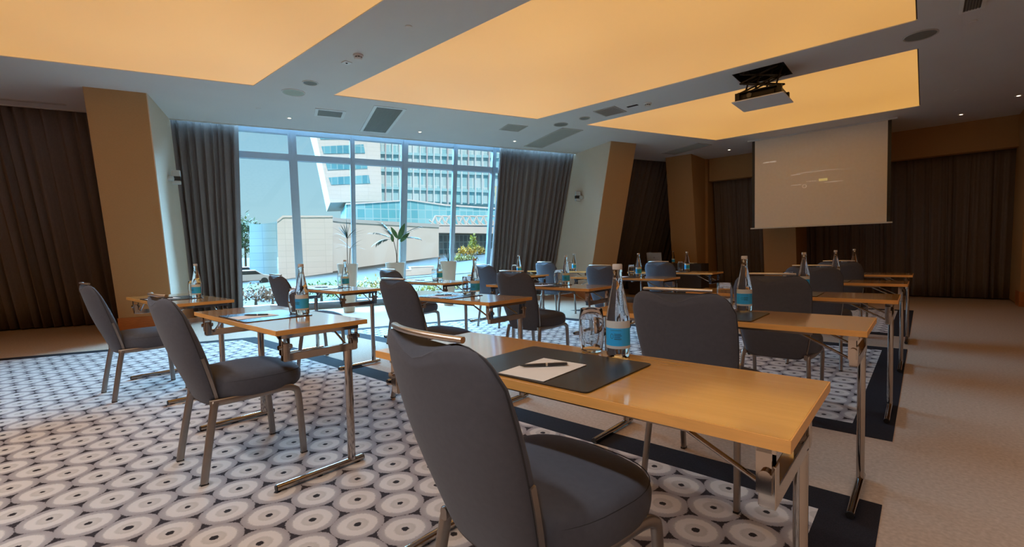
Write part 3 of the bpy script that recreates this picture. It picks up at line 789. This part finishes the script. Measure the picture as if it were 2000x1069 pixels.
disc('ceiling_speaker', (-6.27, 2.82), .145, 'larger round pale ceiling speaker nearest the window on the left strip', 'speaker', core=mat('pale grille', (.42, .45, .38), .8), group='round ceiling speakers')
disc('ceiling_speaker', (-4.69, 6.65), .125, 'larger brown round ceiling speaker on the strip before the farthest amber panel', 'speaker', rim=M_dull, group='round ceiling speakers')
disc('ceiling_speaker', (-4.20, 6.63), .09, 'smaller brown round ceiling speaker beside the square vent', 'speaker', rim=M_dull, group='round ceiling speakers')
disc('ceiling_speaker', (-.06, 6.575), .145, 'round brown ceiling speaker at upper right by the panel ends', 'speaker', rim=M_dull, group='round ceiling speakers')
def detector(c, label):
    root = empty('smoke_detector', (c[0], c[1], HC)); m = mat('detector white', (.70, .66, .63), .5)
    b = MB(); b.lathe([(.055, 0), (.055, -.014), (.050, -.018), (.044, -.020)], 28); b.build('base', m, root, smooth=40)
    b = MB(); b.lathe([(.036, -.018), (.036, -.032)], 24); b.build('sensing_gap', M_black, root, smooth=40)
    b = MB(); b.lathe([(.040, -.032), (.041, -.040), (.034, -.050), (.02, -.053), (.004, -.054)], 28); b.build('head', m, root, smooth=40)
    b = MB()
    for i in range(8): t = 2*PI*i/8; b.box((.040*math.cos(t), .040*math.sin(t), -.026), (.006, .006, .016))
    b.build('ribs', m, root)
    tag(root, label, 'smoke detector', 'ceiling smoke detectors')
detector((-4.63, 2.80), 'white smoke detector on the ceiling strip between the two left amber panels')
detector((-3.11, 6.64), 'white smoke detector on the ceiling strip left of the projector hatch')
b = MB(); b.box((0, 0, -.004), (.085, .085, .008)); o_ = b.build('indicator_plate', M_vframe, loc=(-4.895, 2.812, HC))
b = MB(); b.lathe([(.012, -.008), (.010, -.014)], 14); b.build('indicator_lens', M_black, o_)
tag(o_, 'small square white plate with a dark dot beside the left smoke detector', 'sensor plate')
M_lamp = mat('lit downlight lamp', (1, .9, .75), .5, emit=(1, .80, .58), estr=6)
def downlight(c, label, on=True, e=16):
    root = empty('downlight', (c[0], c[1], HC))
    b = MB(); b.lathe([(.032, .0), (.034, -.003), (.044, -.004), (.046, 0)], 28); b.f = b.f[:-2]; b.build('trim_ring', M_vframe if on else M_ceil, root, smooth=40)
    b = MB(); b.lathe([(.020, -.002), (.001, -.003)], 20); b.build('lamp', M_lamp if on else M_ceil, root, smooth=40)
    if on:
        l = bpy.data.lights.new('downlight_beam', 'SPOT'); l.energy = e; l.color = (.90, .95, 1.0) if e > 20 else (1, .85, .68); l.spot_size = math.radians((145 if e > 100 else 110) if e > 20 else 95); l.spot_blend = 1.0 if e > 20 else .8; l.shadow_soft_size = .08
        lo = bpy.data.objects.new('downlight_beam', l); COL.objects.link(lo); lo.parent = root; lo.location = (0, 0, -.02)
    tag(root, label, 'downlight', 'small ceiling downlights' if on else 'small unlit sprinkler discs')
downlight(wc(.085, 8.16), 'lit downlight above the left part of the window')
downlight(wc(2.18, 8.26), 'lit downlight right of the long white framed vent')
downlight(wc(4.06, 8.29), 'lit downlight beside the small grey vent above the right curtain')
downlight((-3.27, 11.05), 'lit downlight left of the projection screen top', e=4)
downlight((.434, 11.06), 'lit downlight right of the projection screen, the left of two', e=4)
downlight((1.02, 10.31), 'lit downlight at the right edge of the photo', e=4)
for i, (x_, y_) in enumerate([(x, -1.0) for x in (.3, -.8, -1.9, -3.0, -4.1)] + [(x, y) for x in (1.7, 3.1) for y in (-3.2, -1.4, .2, 1.8, 3.4)]):  # added lamps out of view, filling the room with neutral light
    downlight((x_, y_), ('unseen added fill light behind the camera, number %s from the right wall' % 'one two three four five'.split()[i] if i < 5 else 'unseen added fill light right of the frame, %s line, number %s from behind' % ('inner' if i < 10 else 'outer', 'one two three four five'.split()[(i-5) % 5])), e=112 if i < 5 else 60)
for (p, l) in (((-7.294, 2.764), 'flat ceiling disc left of the first downlight'), ((-3.717, 2.794), 'flat ceiling disc at the top between the two left amber panels'),
               ((.316, 9.263), 'flat ceiling disc at right above the lit downlight'), ((.327, 6.545), 'flat ceiling disc at right below the louvred vent')):
    b = MB(); b.lathe([(.035, .0), (.035, -.004), (.028, -.007), (.004, -.008)], 24); tag(b.build('sprinkler_cover', M_ceil, smooth=40, loc=(*p, HC)), l, 'sprinkler cover')
b = MB()
b.box(W(-3.0, 8.53, 0)-W(-3.0, 8.53, 0), (1.5, .05, .012), axes=WAX); tag(b.build('curtain_track', M_dull, loc=W(-3.45, 8.54, HC-.006)), 'thin dull curtain track in the ceiling at far left', 'track')

# wall devices on the pier sides
def device(w, n, z, sgn, label, dark):
    root = empty('wall_sensor', W(w, n, z)); tag(root, label, 'wall sensor', 'wall sensors on the pier sides')
    m = mat('sensor casing', (.55, .58, .56), .4)
    b = MB(); b.box(WD*sgn*.095, (.11, .06, .21), axes=WAX); b.build('housing', m, root, bevel=.006)
    b = MB(); b.box(WD*sgn*.095 + Vector((0, 0, -.02)), (.113, .064, .065), axes=WAX); b.build('dark_window', M_black, root)
    b = MB(); b.tube([WD*sgn*.0 + WN*-.06 + Vector((0, 0, -.03)), WD*sgn*.07 + WN*-.06 + Vector((0, 0, -.03))], r=.038, seg=18); b.box(WD*sgn*.06 + WN*-.03 + Vector((0, 0, -.03)), (.03, .06, .03), axes=WAX)
    b.build('mounting_knuckle', m, root, smooth=40)
device(-1.588, 8.60, 2.31, 1, 'small grey boxed sensor on the side of the left pier', False)
device(5.848, 8.66, 2.27, -1, 'small dark boxed sensor on the side of the right pier', True)

# ------------------------------------------------------------------ potted plants by the window
def blade(b, base, direction, length, width, droop, seg=6, nrm=None):
    p = Vector(base); d = Vector(direction).normalized(); L_ = []; R2 = []
    side = d.cross(Vector((0, 0, 1)))
    if side.length < .1: side = Vector((1, 0, 0))
    side.normalize()
    if nrm: side = Vector(nrm)
    for i in range(seg+1):
        t = i/seg; w = width*(math.sin(PI*min(1, t*.85+.12)))*(1-t*.15)
        if i == seg: w = .0005
        L_.append(p-side*w/2); R2.append(p+side*w/2)
        p = p + d*length/seg; d = (d+Vector((0, 0, -droop/seg))).normalized()
    o = len(b.v); b.v += L_+R2; n = seg+1
    for i in range(seg): b.f.append([o+i, o+i+1, o+n+i+1, o+n+i])
def potted(w, label, build):
    root = empty('potted_palm', W(w, 9.33)); tag(root, label, 'potted plant', 'cream planters by the window')
    b = MB(); b.lathe([(.092, .0), (.100, .012), (.165, .70), (.188, .912), (.190, .92), (.176, .92), (.172, .86)], 40, cap1=False); b.build('planter', M_pot, root, smooth=45)
    b = MB(); b.lathe([(.173, .865), (.09, .875), (.002, .88)], 24); b.build('soil', M_soil, root, smooth=60)
    build(root); return root
def frond(root, base, d, length, n, ll, lw, droop, m=M_leaf):
    """a stalk with leaflets on both sides"""
    p = Vector(base); d = Vector(d).normalized(); pts = [p.copy()]; ds = [d.copy()]; N_ = 14
    for i in range(N_):
        p = p+d*length/N_; d = (d+Vector((0, 0, -droop/N_))).normalized(); pts.append(p.copy()); ds.append(d.copy())
    b = MB(); b.tube(pts, r=.0035, seg=5)
    for k in range(n):
        t = .30+.70*k/(n-1); i = min(N_, int(t*N_)); q, dd = pts[i], ds[i]
        side = dd.cross(Vector((0, 0, 1))).normalized()
        for s in (-1, 1):
            dr = (dd*.75+side*s*.8+Vector((0, 0, .1))).normalized()
            blade(b, q, dr, ll*(1-.35*abs(t-.55)), lw, .8)
    b.build('frond', m, root)
def stalk(root, pts):
    b = MB(); b.tube(bez(pts, 5), r=.007, seg=7); b.build('stem', M_stem, root, smooth=60)
S = -CR; RT = CR.copy(); RT.z = 0; RT.normalize()
def plant_a(root):
    stalk(root, [(0, 0, .86), (.005, 0, 1.2), (.02, 0, 1.42)])
    stalk(root, [RT*.03+Vector((0, 0, .86)), RT*.05+Vector((0, 0, 1.1)), RT*.06+Vector((0, 0, 1.22))])
    rnd = random.Random(3); b = MB()
    for i in range(17):
        t = -1.25+2.5*i/16; q = rnd.uniform(-.3, .3)
        blade(b, (.02, 0, 1.40), RT*math.sin(t)+Vector((0, 0, math.cos(t)*1.0))+_back*q, rnd.uniform(.27, .40), .034, .55)
    b.build('leaf_fan', M_leaf, root)
    b = MB()
    for i in range(6):
        t = (-1.35, -1.0, -.6, .7, 1.1, 1.45)[i]; blade(b, RT*.06+Vector((0, 0, 1.21)), RT*math.sin(t)+Vector((0, 0, math.cos(t)*.8+.1)), .30, .034, .7)
    b.build('leaf_fan', M_leaf, root)
_back = WN.copy()
def plant_b(root):
    stalk(root, [RT*.03+Vector((0, 0, .86)), RT*.03+Vector((0, 0, 1.1)), RT*-.02+Vector((0, 0, 1.38))])
    stalk(root, [RT*.04+Vector((0, 0, .86)), RT*.05+Vector((0, 0, 1.15)), RT*.07+Vector((0, 0, 1.42))])
    for a_, l, d in ((-1.05, .42, .5), (-.55, .40, .35), (.95, .46, .55), (1.3, .38, .7), (-1.4, .36, .9)):
        frond(root, RT*(-.01 if a_ < 0 else .06)+Vector((0, 0, 1.36)), RT*math.sin(a_)+Vector((0, 0, math.cos(a_)+.15))+_back*.2, l, 9, .21, .028, d)
    for x, z, a_, l, w in ((.06, 1.40, -.45, .26, .085), (.09, 1.38, .35, .34, .11), (.12, 1.33, .75, .26, .09), (-.03, 1.33, -.1, .16, .07)):
        b = MB(); blade(b, RT*x+Vector((0, 0, z)), RT*math.sin(a_)+Vector((0, 0, math.cos(a_))), l, w, .25, 8, nrm=(RT*math.cos(a_)-Vector((0, 0, math.sin(a_)))+_back*.3).normalized())
        b.build('broad_leaf', M_leafb, root)
def plant_c(root):
    b = MB()
    for a_, l in ((-.45, .26), (-.15, .34), (.1, .24), (.4, .22), (-.75, .2)):
        blade(b, RT*.02+Vector((0, 0, .87)), RT*math.sin(a_)+Vector((0, 0, math.cos(a_)))+_back*.1, l, .035, .25)
    b.build('leaf_fan', M_leaf, root)
potted(.995, 'tall cream planter with a thin fan palm, leftmost of three by the window', plant_a)
potted(1.885, 'tall cream planter with drooping palm and broad leaves, middle of three by the window', plant_b)
potted(2.965, 'tall cream planter with a few short upright leaves, rightmost by the window', plant_c)

# ------------------------------------------------------------------ outside
def P(px, py, n):
    d = fw + CR*((px-1000)/F) - CU*((py-534.5)/F)
    return Vector((0, 0, CAMH)) + d*(n/d.dot(WN))
def ground_z(w, n):
    t = max(0, min(1, (n-12)/33)); far = -1.1+(w+3)*.112
    return -.14*(1-t)+far*t if n < 45 else far*(1-min(1, (n-45)/60))+1.2*min(1, (n-45)/60)
b = MB(); ws = [-25+3.5*i for i in range(26)]; ns = [10.5, 12, 15, 19, 24, 30, 37, 45, 55, 70, 95, 150]
for n_ in ns:
    for w_ in ws: b.v.append(W(w_*(1 if n_ < 60 else 2.2), n_, ground_z(w_, n_)))
for j in range(len(ns)-1):
    for i in range(len(ws)-1): k = j*len(ws)+i; b.f.append([k, k+1, k+1+len(ws), k+len(ws)])
struct(b.build('ground', mat('pale outdoor paving', (.045, .031, .018), .9, noise=.25, nscale=.9)))
M_grass = mat('lawn grass', (.05, .09, .018), .95, noise=.4, nscale=6)
def patch(name, pts, m, label, cat, dz=.03, kind=None):
    b = MB(); q = [W(w, n, ground_z(w, n)+dz) for w, n in pts]
    cw = sum(p[0] for p in pts)/len(pts); cn = sum(p[1] for p in pts)/len(pts)
    b.extrude(q, (0, 0, -.15)); o = b.build(name, m); return tag(o, label, cat, kind=kind)
patch('lawn', [(-9, 22), (-2.6, 22), (-.4, 30), (-.6, 38), (-9, 38)], M_grass, 'strip of sunny green lawn outside below the blue building', 'grass', kind='stuff')
patch('asphalt_path', [(5.2, 24), (10.5, 24), (15.5, 44), (6.5, 40)], mat('grey asphalt', (.065, .06, .06), .9, noise=.1), 'grey path running away outside the right part of the window', 'path')
def slab(name, px, n, depth, m, parent=None):
    b = MB(); pts = [P(x, y, n) for x, y in px]; vd = P(600, 400, n); vd.z = 0; vd.normalize()
    b.extrude(pts, vd*depth if depth > 3 else WN*depth); return b.build(name, m, parent, origin=None)
def facade_mat(name, c1, c2, c3, sx, sz, mortar=.04):
    m, nt, bb = base_mat(name); L = nt.links
    tc = nt.nodes.new('ShaderNodeTexCoord'); mp = nt.nodes.new('ShaderNodeMapping'); L.new(tc.outputs['Object'], mp.inputs[0])
    mp.inputs['Rotation'].default_value = (0, 0, -(PI/2-AW))
    sp = nt.nodes.new('ShaderNodeSeparateXYZ'); L.new(mp.outputs[0], sp.inputs[0]); cb = nt.nodes.new('ShaderNodeCombineXYZ')
    L.new(sp.outputs[0], cb.inputs[0]); L.new(sp.outputs[2], cb.inputs[1])
    br = nt.nodes.new('ShaderNodeTexBrick'); L.new(cb.outputs[0], br.inputs['Vector'])
    br.inputs['Scale'].default_value = 1; br.inputs['Brick Width'].default_value = sx; br.inputs['Row Height'].default_value = sz
    br.inputs['Mortar Size'].default_value = mortar; br.offset = 0; br.inputs['Color1'].default_value = (*c1, 1); br.inputs['Color2'].default_value = (*c2, 1); br.inputs['Mortar'].default_value = (*c3, 1)
    br.inputs['Bias'].default_value = 0
    L.new(br.outputs['Color'], bb.inputs['Base Color']); bb.inputs['Roughness'].default_value = .55
    return m
M_bluef = facade_mat('pale blue metal cladding', (.30, .50, .60), (.35, .56, .66), (.22, .40, .50), 1.1, .62, .02)
M_teal = facade_mat('teal curtain glazing', (.12, .42, .50), (.30, .62, .68), (.42, .62, .66), .9, 1.1, .05)
M_towerg = facade_mat('tower glazing', (.30, .60, .68), (.62, .72, .74), (.66, .78, .80), .9, 2.6, .05)
M_band = facade_mat('dark teal window band', (.08, .32, .42), (.22, .52, .60), (.30, .50, .55), .7, 3.0, .06)
M_panels = facade_mat('white panel cladding', (.78, .71, .67), (.75, .68, .64), (.60, .56, .53), 1.6, .5, .012)
M_greyp = mat('light grey parapet', (.55, .56, .57), .8)
bl = empty('blue_clad_building', P(516, 551, 45)); tag(bl, 'pale blue curved windowless building outside at the left of the window', 'building')
def local(o, parent):
    o.data.transform(Matrix.Translation(-Vector(parent.location))); return o
pts = []
NB = 12
b = MB(); top = []; bot = []
for i in range(NB+1):
    t = i/NB; px = 487+(541-487)*t; ytop = 436+3*math.sin(PI*t)*0 + (433-436)*t + 3*math.sin(PI*(t**.8)); nn_ = 46.5-1.4*math.sin(PI*t*.55)
    top.append(P(px, ytop, nn_)); bot.append(P(px+1+3*t*0, 556-0*t, nn_))
k = [t_ for t_ in top]; b.v += top+bot+[p+WN*6 for p in top]; n = NB+1
for i in range(NB): b.f.append([i, i+1, n+i+1, n+i]); b.f.append([i, i+1, 2*n+i+1, 2*n+i])
local(b.build('wall', M_bluef, bl, smooth=60), bl)
wh = empty('white_hall_building', P(600, 545, 45)); tag(wh, 'large plain white hall with a sweeping roofline across the window view', 'building')
local(slab('wall', [(541, 431), (552, 422), (650, 423), (650, 542), (545, 556)], 45, 5, M_panels, wh), wh)
local(slab('parapet', [(541, 430), (552, 421), (650, 421.5), (650, 424.5), (553, 425), (542, 434)], 44.9, .3, M_white_ext, wh), wh)
b = MB(); tops = []; bots = []; bk = []
for i in range(17):
    t = i/16; px = 648+(857-648)*t; yt = 424+7*t**.5+7*t; yb = 545-47*t-2*math.sin(PI*t)
    n_ = 46.5+1.2*math.sin(PI*t)
    tops.append(P(px, yt, n_)); bots.append(P(px, yb+4, n_)); bk.append(tops[-1]+WN*3.5)
b.v += tops+bots+bk
for i in range(16): b.f.append([i, i+1, 17+i+1, 17+i]); b.f.append([i, i+1, 34+i+1, 34+i])
local(b.build('curved_wall', mat('warm white render', (.76, .70, .66), .85, noise=.03, nscale=.5), wh, smooth=60), wh)
b = MB(); 
for i in range(16):
    b.extrude([tops[i]-WN*.12, tops[i+1]-WN*.12, tops[i+1]-WN*.12-Vector((0, 0, .35)), tops[i]-WN*.12-Vector((0, 0, .35))], WN*.2)
local(b.build('parapet', M_greyp, wh), wh)
b = MB()
b.extrude([P(545, 557, 44), P(690, 528, 44), P(700, 540, 44), P(545, 580, 44)], WN*1.0); local(b.build('ramp_wall', mat('grey concrete', (.42, .41, .40), .9, noise=.1, nscale=1), wh), wh)
# tower
tw = empty('slanted_tower', P(700, 440, 70)); tag(tw, 'tall tower with a white slanted cantilever and blue glass facade outside', 'building')
local(slab('cantilever', [(598, 190), (616, 259), (645, 396), (746, 393), (742, 262), (738, 190)], 60, 12, M_panels, tw), tw)
for q in ([(606, 232), (611, 250), (716, 242), (711, 222)], [(630, 261), (632, 273), (709, 271), (706, 255)][:0] or [(628, 286), (632, 300), (713, 299), (710, 282)],
          [(636, 316), (640, 332), (718, 329), (715, 312)], [(642, 347), (647, 361), (723, 358), (720, 342)],
          [(622, 261), (626, 272), (708, 271), (704, 257)]):
    local(slab('window_band', q, 59.9, .4, M_band, tw), tw)
local(slab('glass_block', [(742, 180), (745, 395), (800, 392), (1000, 400), (1000, 180)], 64, 14, M_towerg, tw), tw)
for i in range(16):
    x = 752+i*13.5; local(slab('facade_fin', [(x, 180), (x+2.2, 180), (x+2.2+.5, 399), (x+.5, 399)], 63.4, .5, mat('white fin', (.72, .74, .76), .7) if i % 3 else mat('rosy fin', (.62, .52, .54), .7), tw), tw)
for y in (262, 296, 330, 364):
    local(slab('floor_band', [(743, y), (1000, y+9), (1000, y+14), (743, y+5)], 63.6, .3, mat('pale blue spandrel', (.38, .62, .68), .5), tw), tw)
local(slab('podium_glazing', [(676, 398), (757, 394), (800, 391), (870, 401), (1000, 410), (1000, 440), (676, 436)], 57, 10, M_teal, tw), tw)
local(slab('podium_edge', [(676, 397), (757, 392.5), (800, 389.5), (870, 399), (1000, 408), (1000, 411), (870, 402), (800, 392), (757, 395), (676, 400)], 56.8, .4, M_white_ext, tw), tw)
# glazed pavilion with white trusses
gv = empty('glazed_pavilion', P(905, 500, 52)); tag(gv, 'glass fronted pavilion under white roof trusses at the right of the window view', 'building')
local(slab('glass_wall', [(853, 455), (1000, 455), (1000, 506), (853, 504)], 58, 8, facade_mat('reflecting glazing', (.20, .26, .27), (.48, .42, .42), (.66, .68, .68), .55, .9, .06), gv), gv)
local(slab('canopy', [(848, 442), (1000, 444), (1000, 457), (850, 455)], 54, 3.9, M_white_ext, gv), gv)
for i in range(12):
    x = 842+i*13.5
    b = MB(); n_ = 54
    for a_, c_ in (((x, 440), (x+8, 422)), ((x+8, 422), (x+13.5, 440)), ((x+8, 422), (x+21, 423)), ((x, 440), (x+13.5, 440)), ((x-4, 430), (x+8, 440))):
        b.tube([P(*a_, n_), P(*c_, n_)], r=.10, seg=6)
    local(b.build('truss', M_white_ext, gv), gv)
# vegetation
def bush(name, c, rx, rz, n, col, label, cat='shrub', leaf=.09, trunk=0, group=None, seed=1):
    rnd = random.Random(seed); root = empty(name, c); tag(root, label, cat, group)
    b = MB()
    for i in range(n):
        th_, ph_ = rnd.uniform(0, 2*PI), math.acos(rnd.uniform(-.6, 1)); rr_ = rnd.uniform(.55, 1)
        lob = 1+.22*math.sin(3*th_+seed)+.15*math.sin(5*ph_+seed)
        p = Vector((rx*rr_*lob*math.sin(ph_)*math.cos(th_), rx*rr_*lob*math.sin(ph_)*math.sin(th_), trunk+rz*.55+rz*.5*rr_*lob*math.cos(ph_)))
        if p.z < 0.02: p.z = .02
        d = Vector((rnd.uniform(-1, 1), rnd.uniform(-1, 1), rnd.uniform(-.3, 1))).normalized()
        blade(b, p, d, leaf*rnd.uniform(.8, 1.6), leaf*.55, .3, 2)
    m = mat('foliage '+name+str(seed), tuple(c*.9 for c in col), .8, noise=.45, nscale=3)
    b.build('foliage', m, root)
    b = MB(); b.tube([(0, 0, -.1), (.02*rx, 0, trunk*.5+rz*.2), (0, .03*rx, trunk+rz*.6)], r=[1.3, 1, .5], sec=[(math.cos(t*PI/3)*(.02+rx*.05), math.sin(t*PI/3)*(.02+rx*.05)) for t in range(6)])
    b.build('trunk', M_stem, root)
    return root
def gpos(px, py, n): p = P(px, py, n); return p
bush('tree', P(481, 545, 62), 2.2, 5.6, 900, (.10, .17, .07), 'round green tree outside beside the left curtain', 'tree', leaf=.5, trunk=1.3, seed=2)
for i, (px, py, n, rx, rz, col, lb) in enumerate((
    (911, 505, 40, .85, .95, (.62, .40, .06), 'round yellow bush outside, left of two in the right window bay'),
    (937, 503, 42, .85, .95, (.60, .42, .07), 'round yellow bush outside, right of two in the right window bay'),
    (924, 502, 43, .45, 1.9, (.45, .45, .10), 'slim yellow green conifer outside between the two yellow bushes'),
    (903, 514, 36, 1.1, .5, (.40, .38, .12), 'low yellow green hedge outside in front of the yellow bushes'),
    (500, 603, 13.5, .38, .55, (.36, .24, .17), 'dry reddish shrub outside at the foot of the leftmost pane'),
    (533, 600, 13.2, .30, .42, (.40, .26, .18), 'smaller dry reddish shrub outside behind the left middle chair'),
    (628, 597, 13.4, .50, .62, (.22, .36, .12), 'bushy green shrub outside below the first planter table'),
    (668, 594, 14.4, .40, .55, (.34, .42, .14), 'yellow green shrub outside just left of the first planter'),
    (722, 590, 14.0, .50, .62, (.50, .44, .14), 'yellowish shrub outside between the first and second planters'),
    (752, 578, 17.0, .55, .60, (.62, .40, .12), 'orange tinted shrub outside beside the second planter'),
    (835, 585, 14.5, .35, .45, (.45, .45, .12), 'small yellow green shrub outside left of the third planter'),
    (880, 578, 15.5, .45, .5, (.48, .45, .14), 'low yellow shrub outside behind the third planter'))):
    bush('shrub', P(px, py, n), rx, rz, 420, col, lb, seed=i+10, leaf=.09 if n < 20 else .22)
# parked cars
def car(c, rz, label, col, s=1.0):
    root = empty('car', c, rz); tag(root, label, 'car', 'cars parked outside')
    m = mat('car paint '+str(col), col, .3, spec=.6)
    prof = [(-2.1, .35), (-2.15, .7), (-1.9, .92), (-1.3, .98), (-.75, 1.40), (.6, 1.42), (1.25, .98), (2.0, .86), (2.15, .62), (2.1, .35)]
    b = MB(); b.extrude([Vector((x*s, -.85*s, z*s)) for x, z in prof], (0, 1.7*s, 0)); b.build('body', m, root, bevel=.06)
    b = MB(); b.extrude([Vector((x*s, -.86*s, z*s)) for x, z in ((-1.15, 1.0), (-.72, 1.34), (.55, 1.35), (1.05, 1.0))], (0, 1.72*s, 0)); b.build('side_windows', M_black, root)
    for x in (-1.3, 1.3):
        for y in (-.8, .8):
            b = MB(); b.tube([(x*s, (y-.1)*s, .33*s), (x*s, (y+.1)*s, .33*s)], r=.33*s, seg=20); b.build('wheel', M_black, root, smooth=40)
uc = empty('utility_cabinets', P(824, 545, 26)); tag(uc, 'low white stepped cabinets outside behind the third planter table', 'cabinet')
b = MB(); b.box((0, 0, .30), (1.3, .5, .75), axes=WAX); b.box((0, 0, .69), (1.36, .56, .04), axes=WAX); b.build('cabinet_body', M_white_ext, uc)
b = MB(); b.box(WD*-.95 + Vector((0, 0, .22)), (.6, .45, .60), axes=WAX); b.box(WD*-.95 + Vector((0, 0, .535)), (.64, .5, .03), axes=WAX); b.build('cabinet_step', M_white_ext, uc)
car(P(472, 551, 50), 1.2, 'dark car parked outside at the left window edge', (.08, .10, .12))
car(P(486, 556, 42), 1.3, 'silver car parked outside beside the blue building', (.5, .5, .52), .8)
